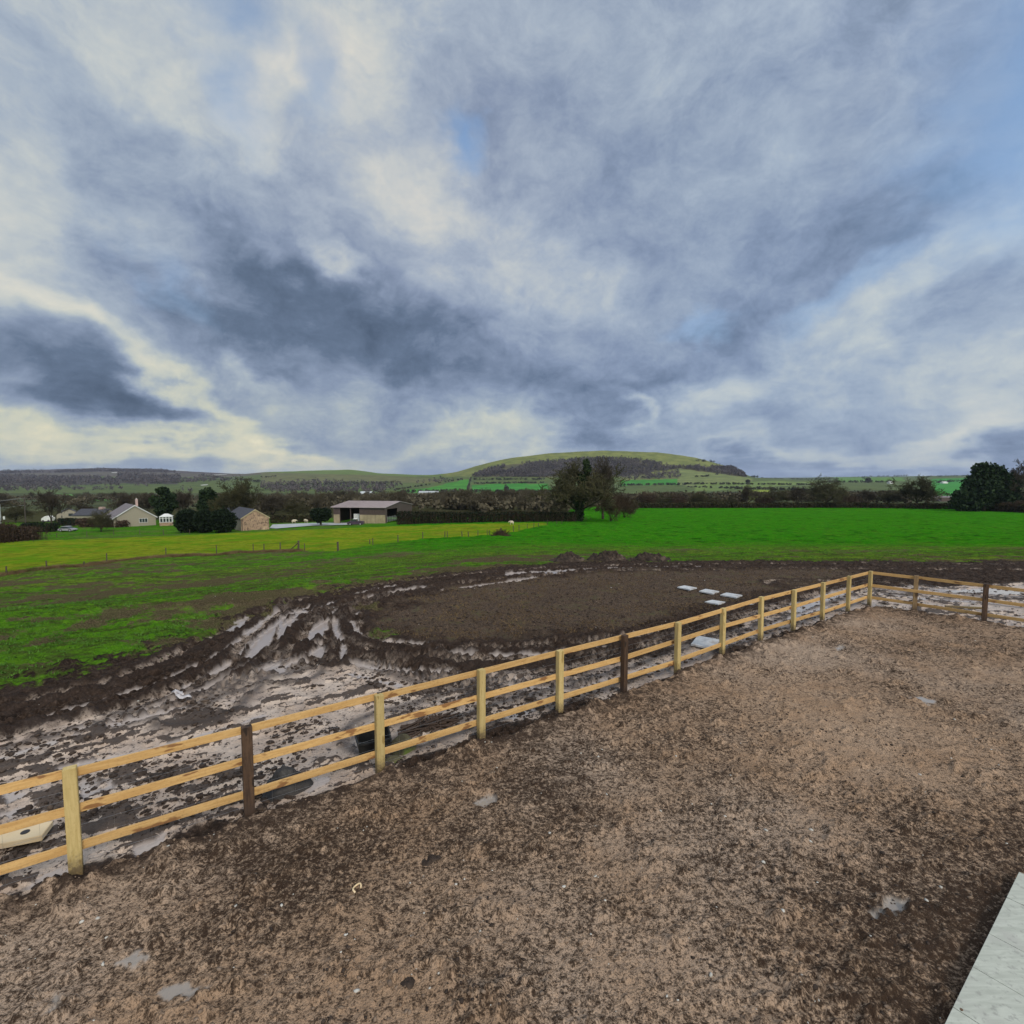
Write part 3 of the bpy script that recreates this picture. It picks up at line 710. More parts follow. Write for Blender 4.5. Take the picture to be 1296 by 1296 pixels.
M['farwood'] = simple('distant_bare_wood', (.068, .060, .062), (.125, .108, .106), .012, 1., spec=0)
M['farwoodg'] = simple('distant_hedge_wood', (.040, .042, .034), (.09, .085, .06), .012, 1., spec=0)

# ------------------------------------------------------------------ vegetation builders
def segs_to_mesh(segs, n=3):
    A = np.array([s[0] for s in segs]); B = np.array([s[1] for s in segs]); r0 = np.array([s[2] for s in segs]); r1 = np.array([s[3] for s in segs])
    D = B-A; D /= np.linalg.norm(D, axis=1, keepdims=True)+1e-9
    up = np.where(np.abs(D[:, 2:3]) < .9, np.array([[0, 0, 1.]]), np.array([[1., 0, 0]]))
    U = np.cross(D, up); U /= np.linalg.norm(U, axis=1, keepdims=True)+1e-9; W = np.cross(D, U)
    V = []
    for P_, r in ((A, r0), (B, r1)):
        for i in range(n):
            t = 2*math.pi*i/n; V.append(P_+(U*math.cos(t)+W*math.sin(t))*r[:, None])
    V = np.stack(V, 1).reshape(-1, 3); N = len(A)
    base = np.arange(N)[:, None]*2*n
    Fc = np.concatenate([base+np.array([[i, (i+1) % n, n+(i+1) % n, n+i]]) for i in range(n)], 0)
    return V, Fc
def grow(seed, H=10., spread=.5, trunk=.22, limbs=6, kids=(6, 6, 5), r0=.28, lean=0., upw=.25, twig=.014, start=.5):
    """trunk segments and crown segments of a bare winter tree, H metres tall"""
    rnd = random.Random(seed); T = []; K = []
    def br(p, d, L, r, lev, store):
        nseg = 4 if lev == 0 else 3 if lev == 1 else 2
        pts = [p]; rad = [r]; q = p.copy(); dd = d.copy()
        for i in range(nseg):
            j = .16+.10*lev
            dd = (dd+Vector((rnd.gauss(0, j), rnd.gauss(0, j), rnd.gauss(0, j*.7)+upw*.25))).normalized()
            q = q+dd*L/nseg; pts.append(q.copy()); rad.append(max(twig, r*(1-.62*(i+1)/nseg)))
        for i in range(nseg): store.append((tuple(pts[i]), tuple(pts[i+1]), rad[i], rad[i+1]))
        if lev < len(kids):
            for k_ in range(kids[lev]):
                t = .25+.75*(k_+rnd.random()*.8)/kids[lev]; t = min(t, .999); f = t*nseg; i = int(f)
                pp = pts[i].lerp(pts[i+1], f-i); base = (pts[i+1]-pts[i]).normalized()
                o = base.orthogonal().normalized(); o.rotate(Matrix.Rotation(rnd.random()*2*math.pi, 3, base))
                nd = (base*rnd.uniform(.35, .8)+o*rnd.uniform(.5, .95)+Vector((0, 0, upw*.6))).normalized()
                br(pp, nd, L*rnd.uniform(.42, .66), max(twig, (rad[i]*.6)*rnd.uniform(.7, 1)), lev+1, K)
    th = H*trunk; p = Vector((0, 0, -.3)); d = Vector((lean, 0, 1)).normalized(); top = p+d*(th+.3)
    mid = p.lerp(top, .5)+Vector((rnd.gauss(0, .03), rnd.gauss(0, .03), 0))*H*.1
    T.append((tuple(p), tuple(p+d*.5), r0*1.5, r0*1.12)); T.append((tuple(p+d*.5), tuple(mid), r0*1.12, r0)); T.append((tuple(mid), tuple(top), r0, r0*.85))
    for i in range(limbs):
        a = 2*math.pi*(i+rnd.random()*.6)/limbs; el_ = rnd.uniform(.5, 1.35) if i else 1.5
        dd = Vector((math.cos(a)*math.cos(el_)*2*spread, math.sin(a)*math.cos(el_)*2*spread, math.sin(el_))).normalized()
        pp = Vector(T[-1][0]).lerp(top, rnd.uniform(start, 1))
        br(pp, dd, H*(1-trunk)*rnd.uniform(.55, .75), r0*rnd.uniform(.4, .62), 0, T if False else K)
    return T, K
PROTO = {}
def bare_proto(key, mat, **kw):
    T, K = grow(**kw)
    zz = np.array([s[1] for s in K]); Ht = zz[:, 2].max(); Wd = np.percentile(np.hypot(zz[:, 0], zz[:, 1]), 97)*2
    V1, F1 = segs_to_mesh(T, 7); V2, F2 = segs_to_mesh(K, 3)
    a = mesh_np('trunk', V1, F1, M['bark'], True, link=False); b_ = mesh_np('crown', V2, F2, mat, True, link=False)
    PROTO[key] = (a.data, b_.data, Ht, Wd, (V1, F1, V2, F2))
def bare_tree(key, loc, height, width, label, name='bare_tree', cat='tree', group=None, rz=0.):
    a, b_, Ht, Wd, _ = PROTO[key]
    t = thing(name, label, cat, loc, rz, group)
    t.scale = (width/Wd, width/Wd, height/Ht)
    for nm, me in (('trunk', a), ('crown', b_)):
        o = bpy.data.objects.new(nm, me); C.objects.link(o); o.parent = t
    return t
bare_proto('oak', M['twigg'], seed=3, H=10, spread=.75, trunk=.2, limbs=7, kids=(7, 6, 5, 3), r0=.36, twig=.038)
bare_proto('ash', M['twig'], seed=8, H=10, spread=.5, trunk=.22, limbs=6, kids=(6, 6, 5, 2), r0=.24, upw=.5, twig=.03)
bare_proto('round', M['twigg'], seed=14, H=10, spread=.8, trunk=.16, limbs=8, kids=(6, 6, 6, 2), r0=.26, upw=.12, twig=.03)
bare_proto('scrub', M['twigr'], seed=21, H=6, spread=.75, trunk=.04, limbs=12, kids=(6, 6, 4), r0=.12, upw=.35, twig=.028, start=.1)
bare_proto('scrubg', M['twigg'], seed=25, H=6, spread=.9, trunk=.05, limbs=12, kids=(6, 6, 4), r0=.12, upw=.2, twig=.028, start=.1)
bare_proto('low', M['twig'], seed=33, H=8, spread=.7, trunk=.15, limbs=6, kids=(6, 5, 4), r0=.2, upw=.3, twig=.05)

rng = np.random.default_rng(5)
def cards(Pn, size, jitter=.5, tall=1.):
    """random little leaf-clump faces at points"""
    N = len(Pn); a = rng.normal(size=(N, 3)); a /= np.linalg.norm(a, axis=1, keepdims=True)
    b_ = rng.normal(size=(N, 3)); b_ -= a*(a*b_).sum(1, keepdims=True); b_ /= np.linalg.norm(b_, axis=1, keepdims=True)
    s = size*(1+jitter*(rng.random((N, 1))*2-1)); b_ = b_*tall
    V = np.stack([Pn-a*s-b_*s*.25, Pn-b_*s, Pn+a*s+b_*s*.2, Pn+b_*s*.9+a*s*.2], 1).reshape(-1, 3)
    return V, np.arange(N*4).reshape(-1, 4)
def lobe_points(lobes, n, shell=.55):
    out = []; vol = np.array([l[3]*l[4]*l[5] for l in lobes])**.67; cnt = (n*vol/vol.sum()).astype(int)
    for l, k_ in zip(lobes, cnt):
        d = rng.normal(size=(k_, 3)); d /= np.linalg.norm(d, axis=1, keepdims=True)
        rad = (shell+(1-shell)*rng.random((k_, 1)))*(1+.22*(fbm(d[:, 0]*3+l[0], d[:, 2]*3+d[:, 1]*2, 1.2, 3, 7)[:, None]-.5)*2)
        out.append(np.array(l[:3])+d*rad*np.array(l[3:6]))
    p = np.concatenate(out); return p[p[:, 2] > .02]
def leafy(name, label, cat, loc, lobes, n, size, mat, trunk=None, group=None, part='foliage', shell=.5, solid=True):
    t = thing(name, label, cat, loc, 0, group)
    V, Fc = cards(lobe_points(lobes, n, shell), size)
    mesh_np(part, V, Fc, mat, False, parent=t)
    if trunk:
        mb = MB(); mb.tube((0, 0, -.3), (0, 0, trunk[1]), trunk[0]*1.2, trunk[0]*.8, 8)
        mb.build('trunk', M['bark'], t, True)
    return t
def px2m(p, n): return n*p.y/F          # n photo pixels at the depth of p

# ------------------------------------------------------------------ distant woods (stuff)
def sample_cover(poly, yr, n):
    poly = np.array(poly, float); out = []; lo = poly.min(0); hi = poly.max(0)
    while sum(map(len, out)) < n:
        px = rng.uniform(lo[0], hi[0], 6000); Y = rng.uniform(yr[0], yr[1], 6000)
        X = (px-648)/648*Y; zz = hill_z(X, Y); py = 606-(zz-EYE)*648/Y
        m = inside(px, py, poly) & (rng.random(6000) < Y/yr[1]); out.append(np.stack([X[m], Y[m], zz[m]], 1))
        if len(out) > 80: break
    return np.concatenate(out)[:n]
def tree_puffs(P_, h, wd, per, size, tall=1.):
    V = []; N = len(P_)
    hh = h*(.7+.6*rng.random((N, 1, 1))); d = rng.normal(size=(N, per, 3)); d /= np.linalg.norm(d, axis=2, keepdims=True)
    d *= rng.random((N, per, 1))**.4
    c = P_[:, None, :]+d*np.concatenate([np.full((N, per, 2), wd*.5), np.repeat(hh*.42, per, 1)], 2)+np.concatenate([np.zeros((N, 1, 2)), hh*.52], 2)
    return cards(c.reshape(-1, 3), size, .5, tall)
Vs = []; Fs = []; off = 0
for k_, (poly, yr, n_) in enumerate(woodpolys):
    P_ = sample_cover(poly, yr, n_); sc_ = 1 if k_ in (0, 3, 4, 5) else 1.5
    if k_ == 5: P_ = P_[fbm(P_[:, 0]*.5, P_[:, 1], .006, 3, 19) > .52]
    if k_ == 0: P_ = P_[fbm(P_[:, 0], P_[:, 1], .012, 3, 17) > .36]
    V, Fc = tree_puffs(P_, 11*sc_, 9*sc_, 16, 1.5*sc_); Vs.append(V); Fs.append(Fc+off); off += len(V)
wd_ = mesh_np('hillside_woodland', np.concatenate(Vs), np.concatenate(Fs), M['farwood'], False)
tag(wd_, 'purplish brown bare woodland covering the slopes of the far hills', 'woodland'); wd_['kind'] = 'stuff'
# hedgerows drawn over the far fields, and tree clumps along skylines
def far_line(pts, Yd, n, h, wd_m, size, jit=.4):
    pts = np.array(pts, float); t = np.sort(rng.random(n))*(len(pts)-1); i = np.clip(t.astype(int), 0, len(pts)-2); f = (t-i)[:, None]
    q = pts[i]*(1-f)+pts[i+1]*f
    Y = np.full(n, float(Yd))+rng.normal(size=n)*6
    if Yd == 0:                                 # follow the slope: find depth for the pixel row
        Yg = np.linspace(420, 3600, 700); Y = np.zeros(n)
        for j in range(n):
            X_ = (q[j, 0]-648)/648*Yg; py = 606-(hill_z(X_, Yg)-EYE)*648/Yg; k_ = np.argmax(py <= q[j, 1]); Y[j] = Yg[k_] if k_ else Yg[-1]
    X = (q[:, 0]-648)/648*Y
    return np.stack([X, Y, hill_z(X, Y)], 1)
Vs = []; Fs = []; off = 0
for pts, n_, h, wm in [([(505,624.5),(590,622.5)],60,6,6),([(596,623),(700,623)],70,6,6),([(592,622),(596,606)],30,7,6),([(598,612.5),(690,611.5)],60,5,6),([(600,607.5),(690,607.5)],50,6,8),([(500,620.5),(585,607)],40,4,5),
    ([(785,614.5),(870,614)],60,6,6),([(862,613),(1040,614)],120,5,6),([(880,604),(898,603)],14,5,8),([(905,603),(908,600)],4,9,8),([(870,617),(1040,622)],90,5,6),([(950,604),(1010,607),(1060,607)],110,7,9),
    ([(1040,611),(1130,611)],60,8,9),([(1085,602),(1130,600.5),(1148,602)],45,14,14),([(1090,606),(1095,608)],6,16,12),([(1180,612),(1225,609)],30,8,9),([(1170,604),(1225,602.5)],40,9,12),([(0,597),(60,596)],40,16,14),([(330,605),(350,604)],8,7,9),([(640,620),(641,619)],2,12,12),
    ([(200,613),(240,610),(262,606)],50,7,7),([(262,604),(330,611)],60,10,12),([(340,616),(420,614),(500,612)],80,9,10),([(745,571),(752,570.5)],5,8,8),([(808,571),(835,573)],8,7,7),([(880,584),(905,586),(925,590),(940,600)],60,10,10)]:
    P_ = far_line(pts, 0, n_, h, wm, 1.); V, Fc = tree_puffs(P_, h, wm, 22, 1.1); Vs.append(V); Fs.append(Fc+off); off += len(V)
fh = mesh_np('distant_hedgerows', np.concatenate(Vs), np.concatenate(Fs), M['farwoodg'], False)
tag(fh, 'dark field hedgerows and tree clumps lining the far fields and skylines', 'hedgerows'); fh['kind'] = 'stuff'
# valley woodland of bare trees behind the barn and the field hedge
def merge_trees(spots, key):
    V1, F1, V2, F2 = PROTO[key][4]; Ht, Wd = PROTO[key][2:4]; Vo = []; Fo = []; off = 0
    V = np.concatenate([V1[:0], V2]); 
    Fc = F2
    for (X, Y, Z, h, wdt) in spots:
        a = rng.random()*6.28; ca, sa = math.cos(a), math.sin(a); s = wdt/Wd
        W_ = np.stack([(V[:, 0]*ca-V[:, 1]*sa)*s+X, (V[:, 0]*sa+V[:, 1]*ca)*s+Y, V[:, 2]*h/Ht+Z], 1)
        Vo.append(W_); Fo.append(Fc+off); off += len(W_)
    return np.concatenate(Vo), np.concatenate(Fo)
def ground_h(X, Y):
    r = math.hypot(X, Y)
    return float(base_ter(X, Y)) if r < RMAX else float(hill_z(np.array([X]), np.array([Y]))[0])
spots = []
random.seed(4)
for i in range(360):
    px = random.uniform(-30, 1330); Y = random.uniform(255, 620)
    if i % 5 < 2 and px < 800: px = random.uniform(320, 790); Y = random.uniform(185, 300)
    hmax = 9
    if 690 < px < 1330: hmax = 4.5
    if 900 < px < 1000: hmax = 4.5
    if px > 1165 and px < 1240: continue
    X = (px-648)/648*Y; spots.append((X, Y, ground_h(X, Y), random.uniform(.7, 1)*hmax, random.uniform(7, 12)))
V, Fc = merge_trees(spots, 'low')
P_ = np.array([(s[0]+rng.normal()*6, s[1]+rng.normal()*6, s[2]) for s in spots for _ in range(7)])
Va, Fa = tree_puffs(P_, 5., 6., 34, .6)
vw = mesh_np('valley_woodland', np.concatenate([V, Va]), np.concatenate([Fc, Fa+len(V)]), M['valley'], False)
tag(vw, 'grey brown bare woodland and scrub filling the valley below the hills', 'woodland'); vw['kind'] = 'stuff'

# ================================================================== THINGS
# ------------------------------------------------------------------ post and rail fence
def stick(name, p0, p1, w_, h_, mat, parent, up=Vector((0, 0, 1)), bev=.004, label=None):
    """a straight timber from p0 to p1 (parent space), grain along its length"""
    p0 = Vector(p0); p1 = Vector(p1); d = p1-p0; L = d.length; d.normalize()
    sdir = up.cross(d).normalized(); u = d.cross(sdir)
    o = MB().box((L/2, 0, 0), (L, w_, h_), bev=bev).build(name, mat, parent)
    o.matrix_local = Matrix.Translation(p0) @ Matrix((d, sdir, u)).transposed().to_4x4()
    if label: o['label'] = label
    return o
random.seed(11)
org = posts[1].copy(); org.z = 0
fence = thing('timber_fence', 'new pale timber post and three rail fence round the trodden brown enclosure', 'fence', org)
ZG = .03
outw = Vector((-.576, .817, 0))
def fence_leg(pts, out, mats, tops, joint0, skip_first=False):
    for i, (p, mk, tp) in enumerate(zip(pts, mats, tops)):
        if skip_first and i == 0: continue
        q = p-org; ln = Vector((random.gauss(0, .012), random.gauss(0, .012), 0))
        lab = {'dpost': 'dark brown square fence post', 'mpost': 'mid brown square fence post'}.get(mk)
        along = out.cross(Vector((0, 0, 1)))
        stick('post', q+Vector((0, 0, -.5)), q+Vector((0, 0, tp))+ln, .125, .10, M[mk], fence, up=-out, bev=.006, label=lab)
    for lev, zt in enumerate((1.205, .765, .315)):
        i = 0; first = (joint0+lev) % 2
        while i < len(pts)-1:
            n = 1 if (i == 0 and first) else 2
            j = min(i+n, len(pts)-1)
            for a, b_ in [(i, j)]:
                pa = pts[a]-org; pb = pts[b_]-org
                # follow the line of posts: bend is tiny, so split where the middle post is off line
                dz0 = random.gauss(0, .008); dz1 = random.gauss(0, .008)
                o0 = out*(.071); e = (pb-pa).normalized()*.003
                stick('rail', pa+o0+e+Vector((0, 0, zt-.05+dz0)), pb+o0-e+Vector((0, 0, zt-.05+dz1)), .038, .098, M['rail'], fence, bev=.003)
            i = j
mA = ['post','post','dpost','post','post','post','dpost','post','post','post','post','post','post','post']
fence_leg(posts[0:], outw, (['post']+mA)[:len(posts)], [1.235+random.gauss(0,.012) for _ in posts], 0)
outB = Vector((.59, .81, 0)).normalized()
fence_leg(legB, outB, ['post','mpost','dpost','post','post','post'], [1.235]*6, 1, True)
mb = MB()
for line, out in ((posts, outw), (legB, outB)):
    for a, b_ in zip(line[:-1], line[1:]):
        pa = a-org+out*.094; pb = b_-org+out*.094
        for zz in (.08, .2, .34, .5, .66, .84, .95): mb.tube(pa+Vector((0,0,zz)), pb+Vector((0,0,zz-.005)), .0013, n=3, cap=False)
        L = (pb-pa).length; k_ = int(L/.3)
        for i in range(k_): 
            q = pa.lerp(pb, i/k_); mb.tube(q+Vector((0,0,.06)), q+Vector((0,0,.95)), .001, n=3, cap=False)
mb.build('wire_netting', M['wire'], fence)

# ------------------------------------------------------------------ wire fences out in the fields
def field_fence(name, label, pts, hpx, wire_h, strainers=(), r=.065, group=None, braces=()):
    P_ = [G(*p) for p in pts]; o = thing(name, label, 'fence', P_[0], 0, group); tops = []
    for i, (p, h) in enumerate(zip(P_, hpx)):
        H_ = px2m(p, h); q = p-P_[0]; ln = Vector((random.gauss(0,.03), random.gauss(0,.03), 0)); tops.append((q, H_))
        rr_ = r*2 if i in strainers else r*random.uniform(.8, 1.2)
        mb = MB(); mb.tube(q+Vector((0,0,-.4)), q+ln+Vector((0,0,H_)), rr_, rr_*.9, 7); mb.build('post', M['oldwood'], o)
    for bi, (bx, by), hf in braces:
        q, H_ = tops[bi]; e = G(bx, by)-P_[0]
        mb = MB(); mb.tube(e+Vector((0,0,-.1)), q+Vector((0,0,H_*hf)), .06, n=6); mb.build('brace', M['oldwood'], o)
    mb = MB()
    for (a, ha), (b_, hb) in zip(tops[:-1], tops[1:]):
        for f in wire_h: mb.tube(a+Vector((0,0,ha*f)), b_+Vector((0,0,hb*f)), .006, n=3, cap=False)
    mb.build('wire', M['oldwood'], o); return o
wf = [(-60,735),(8,727.5),(59,719.5),(106,716.5),(135,711.5),(210,704.5),(274.4,702.6),(320.7,699),(334,697.5),(354.6,697.5),(377.8,698),(385.7,697.7),(428,697),(468,689.5),(472,690),(503.7,686),(535.2,682),(563,680.5),(566.3,680.3),(585,679.4),(593,678.7),(604.8,678),(616.7,677.6),(619.4,677.5)]
wh = [11,11,10,6,11.5,11.5,13,11,9.5,11,14,10,11.5,7,9,9,9,8,8,7,6,7,7.5,6.5]
field_fence('wire_fence', 'long wire fence on thin dark posts along the near edge of the yellowed field', wf, wh, (.45,.7,.92), strainers=(10,12), braces=((10,(364,698),.8),))
field_fence('wire_fence', 'short wire fence of small dark posts between brushwood heap and ivy clad tree', [(650,673.3),(657,671.3),(667.4,669),(675.6,668),(681.5,667),(693,664.6),(704.6,663.5),(710.7,662.8),(724.4,660.5),(736.5,659),(741.7,658.5),(748,658)], [8,7,6,6.5,5,7,4.5,4,5,4,4,4], (.5,.9))
field_fence('wire_fence', 'low dark wire fence between the bungalow lawn and the yellowed field', [(12,685),(42,682.5),(72,680.5),(110,679),(144,677.5),(177,677),(207,676.5),(240,676)], [6,6,6,7,7,8,7,6], (.35,.6,.9))

# ------------------------------------------------------------------ barn
M['steelroof'] = simple('weathered_barn_roof_sheet', (.30,.25,.25), (.40,.34,.34), .8, .6, (1,6,1))
M['clad'] = simple('brown_box_profile_cladding', (.075,.055,.05), (.11,.082,.072), 1.2, .7, (8,8,1))
M['concrete'] = simple('pale_concrete_panel', (.29,.24,.15), (.41,.34,.22), .8, .9)
M['steel'] = simple('galvanised_steel', (.30,.31,.32), (.45,.46,.46), 3, .5, metal=.3)
M['dark'] = simple('dark_painted_metal', (.03,.03,.032), (.06,.06,.06), 3, .6)
M['white'] = simple('white_painted_surface', (.62,.62,.60), (.78,.78,.76), 2, .6)
pc = G(488, 662); th = R(11); cB, sB = math.cos(th), math.sin(th)
Lb = (pc.x+.3495*pc.y)/(cB-.3495*sB); mpx = pc.y/F
eave = 19.6*mpx; Wb = 18.0
rz_ = EYE+(606-634.8)*(pc.y+Wb/2*cB)/F-pc.z
barn = thing('barn', 'open fronted brown clad farm barn with pale grey pink roof', 'barn', pc, -th)
# local frame: x along the front (front spans x -Lb..0), y depth 0..Wb
def fx(f): return -Lb+f*Lb
mb = MB()
ov = .5
for a, b_, mi in ((fx(0)-ov, fx(.37), 0), (fx(.37), ov*.4, 1)):
    z = .004*mi
    mb.prism([(-ov, eave-.08+z), (Wb/2, rz_+z), (Wb/2, rz_+.12+z), (-ov, eave+.04+z)], a, b_, 'x', 0)
    mb.prism([(Wb+ov, eave-.08+z), (Wb+ov, eave+.04+z), (Wb/2, rz_+.12+z), (Wb/2, rz_+z)], a, b_, 'x', 0)
nrib = 60
for i in range(nrib):
    x_ = fx(0)-ov+(Lb+ov*1.2)*i/nrib
    mb.prism([(-ov, eave+.05), (Wb/2, rz_+.13), (Wb/2, rz_+.17), (-ov, eave+.09)], x_, x_+.08, 'x', 0)
mb.build('roof', M['steelroof'], barn)
mb = MB(); zb_ = eave*.52
for a, b_ in ((0, .12), (.51, 1.)):
    mb.box(((fx(a)+fx(b_))/2, .05, (zb_+eave-.1)/2), ((b_-a)*Lb, .08, eave-.1-zb_))
    k_ = int((b_-a)*Lb/.45)
    for i in range(k_): mb.box((fx(a)+(i+.5)*.45, .0, (zb_+eave-.1)/2), (.12, .05, eave-.12-zb_))
mb.box((fx(.5), Wb-.05, eave/2), (Lb-.2, .1, eave-.1)); mb.box((fx(0)+.05, Wb/2, eave/2), (.1, Wb-.3, eave-.1))
# gable on the right with its opening
g0, g1 = Wb*.06, Wb*.42
def gy(y_): return eave+(rz_-eave)*(1-abs(y_-Wb/2)/(Wb/2))-.05
mb.prism([(g0, eave*.88), (g1, eave*.88), (g1, gy(g1)), (g0, gy(g0))], -.12, -.04, 'x')
mb.prism([(g1, 0.), (Wb, 0.), (Wb, gy(Wb)), (Wb/2, gy(Wb/2)), (g1, gy(g1))], -.12, -.04, 'x')
mb.prism([(0.1, 0), (g0, 0), (g0, gy(g0)), (0.1, gy(.1))], -.12, -.04, 'x')
mb.build('cladding', M['clad'], barn)
for a, b_ in ((.005, .12), (.51, .645), (.65, .805), (.81, .995)): MB().box(((fx(a)+fx(b_))/2, .02, zb_/2-.1), ((b_-a)*Lb, .14, zb_+.18)).build('concrete_panel', M['concrete'], barn)
for f in (0, .12, .33, .51, .648, .808, 1.):
    o = MB().box((fx(f)+(.1 if f == 0 else 0)-(.22 if f == 1 else 0), .12, eave/2-.15), (.2, .24, eave+.1)).build('stanchion', M['clad'], barn)
o = MB(); 
for i in range(6): o.box((-.02, (g0+g1)/2, .35+i*.22), (.05, g1-g0-.2, .06))
for i in range(5): o.box((-.05, g0+.1+(g1-g0-.2)*i/4, .95), (.05, .06, 1.5))
o.build('gate', M['steel'], barn)
o = MB(); o.box((fx(.43), 1.2, 1.1), (.155*Lb, .1, 2.2)); 
for i in range(4): o.box((fx(.43), 1.12, .4+i*.5), (.155*Lb, .06, .05))
o.build('board_screen', M['white'], barn)
def baseplane(name, x0, x1, y0, y1, z=.02): pass

# ------------------------------------------------------------------ houses
M['stone'] = simple('buff_rendered_stone', (.30,.27,.21), (.38,.345,.27), 6, .9, bmp=.3)
M['slate'] = simple('dark_slate_roof', (.045,.045,.055), (.085,.085,.10), 4, .7, (1,1,3))
M['brownroof'] = simple('grey_brown_tiles', (.16,.14,.15), (.23,.20,.21), 4, .8, (1,1,3))
M['trim'] = simple('white_trim', (.62,.62,.63), (.74,.74,.74), 2, .5)
M['glass'] = simple('dark_window_glass', (.03,.04,.045), (.06,.075,.08), 1, .08, spec=.6)
M['chim'] = simple('pinkish_chimney_render', (.42,.30,.27), (.52,.38,.34), 3, .9)
m, g_, b_ = new_mat('old_brick_and_stone_wall'); t_ = g_.n.new('ShaderNodeTexCoord').outputs['Object']
sp = g_.sep(t_); cv = g_.comb(g_.m('ADD', sp[0], sp[1]), sp[2], 0.)
bt = g_.n.new('ShaderNodeTexBrick'); g_.l.new(cv, bt.inputs[0]); bt.inputs['Scale'].default_value = 1.0
bt.inputs['Brick Width'].default_value = .42; bt.inputs['Row Height'].default_value = .16; bt.inputs['Mortar Size'].default_value = .014
bt.inputs['Color1'].default_value = (.42,.27,.17,1); bt.inputs['Color2'].default_value = (.30,.19,.13,1); bt.inputs['Mortar'].default_value = (.44,.36,.27,1)
n_ = g_.noise(t_, 1.7, 5, .7); c_ = g_.mix(g_.ss(n_, .48, .60), bt.outputs[0], (.15,.10,.075)); c_ = g_.mix(g_.ss(g_.noise(t_, .9, 4), .54, .66), c_, (.50,.36,.24))
g_.l.new(c_, b_.inputs['Base Color']); b_.inputs['Roughness'].default_value = .9; M['brick'] = m

def gabled(name, label, cat, loc, rz, W, L, ev, rd, wall, roof, trim=None, over=.35, group=None, peak=0.):
    t = thing(name, label, cat, loc, rz, group)
    mb = MB(); mb.prism([(-W/2, -.6), (W/2, -.6), (W/2, ev), (peak, rd), (-W/2, ev)], 0, L, 'y'); mb.build('wall', wall, t)
    mb = MB(); s1 = (rd-ev)/(W/2)
    for sx in (-1, 1):
        mb.prism([(sx*(W/2+over), ev-over*s1+.03), (peak, rd+.03), (peak, rd+.2), (sx*(W/2+over), ev-over*s1+.2)], -over*.7, L+over*.7, 'y')
    rf = mb.build('roof', roof, t)
    if trim:
        mb = MB()
        for sx in (-1, 1):
            mb.prism([(sx*(W/2+over), ev-over*s1-.06), (peak, rd-.06), (peak, rd+.22), (sx*(W/2+over), ev-over*s1+.22)], -over*.7-.05, -over*.7-.003, 'y')
        mb.build('bargeboard', trim, t)
    return t, rf
def window(t, x_, z_, w_, h_, n=2, y_=-.03, frame=None):
    f = MB(); e = .07
    f.box((x_, y_, z_+h_/2-e/2), (w_, .08, e)); f.box((x_, y_, z_-h_/2+e/2), (w_, .08, e))
    for i in range(n+1): f.box((x_-w_/2+e/2+(w_-e)*i/n, y_, z_), (e, .08, h_-2*e))
    fo = f.build('window', frame or M['trim'], t)
    MB().box((x_, y_+.015, z_), (w_-e, .04, h_-e)).build('pane', M['glass'], fo)
    return fo
# bungalow
pb = G(171.5, 666); mp = pb.y/F
bung, brf = gabled('bungalow', 'pale bungalow gable with white bargeboards, small window and grey roof', 'house', pb, R(44), 53*mp/1.22, 15, 11*mp, 26*mp, M['stone'], M['brownroof'], M['trim'])
window(bung, 8.5*mp, 7*mp, 9*mp, 5.4*mp, 3)
mb = MB(); mb.box((5.5*mp, 5, 29*mp), (2.6*mp, .6, 9*mp)); ch = mb.build('chimney', M['chim'], brf)
MB().tube((5.5*mp, 5, 33*mp), (5.5*mp, 5, 34.6*mp), .16, .13, 8).build('chimney_pot', M['trim'], ch)
# conservatory
pcs = G(205.5, 666); 
cons = thing('conservatory', 'small white glazed conservatory on the right end of the bungalow', 'conservatory', pcs+Vector((0,1.5,0)), R(30))
w_, h0, h1 = 14*mp, 4.2*mp, 11.4*mp
MB().box((0, 1.6, h0/2-.2), (w_, 3.2, h0+.3)).build('base_wall', M['brick'], cons)
mb = MB()
for i in range(5): mb.box((-w_/2+.1+(w_-.2)*i/4, 0, (h0+h1)/2), (.16, .14, h1-h0))
for i in range(1, 4):
    for sx in (-1, 1): mb.box((sx*(w_/2-.06), i*1.0, (h0+h1)/2), (.12, .14, h1-h0))
for zz in (h0+.05, h1-.05, h0+(h1-h0)*.72):
    mb.box((0, 0, zz), (w_+.08, .1, .1))
    for sx in (-1, 1): mb.box((sx*(w_/2-.05), 1.6, zz), (.09, 3.1, .09))
mb.build('frame', M['trim'], cons)
MB().box((0, 1.6, (h0+h1)/2), (w_-.2, 3., h1-h0-.05)).build('glazing', M['glass'], cons)
mb = MB(); vs = [(-w_/2-.15, -.15, h1), (w_/2+.15, -.15, h1), (w_/2+.15, 3.3, h1), (-w_/2-.15, 3.3, h1), (-w_*.15, 1.5, h1+3.6*mp), (w_*.15, 1.5, h1+3.6*mp)]
mb.add(vs, [(0,1,5,4), (1,2,5), (2,3,4,5), (3,0,4), (0,3,2,1)]); mb.build('roof', M['white'], cons)
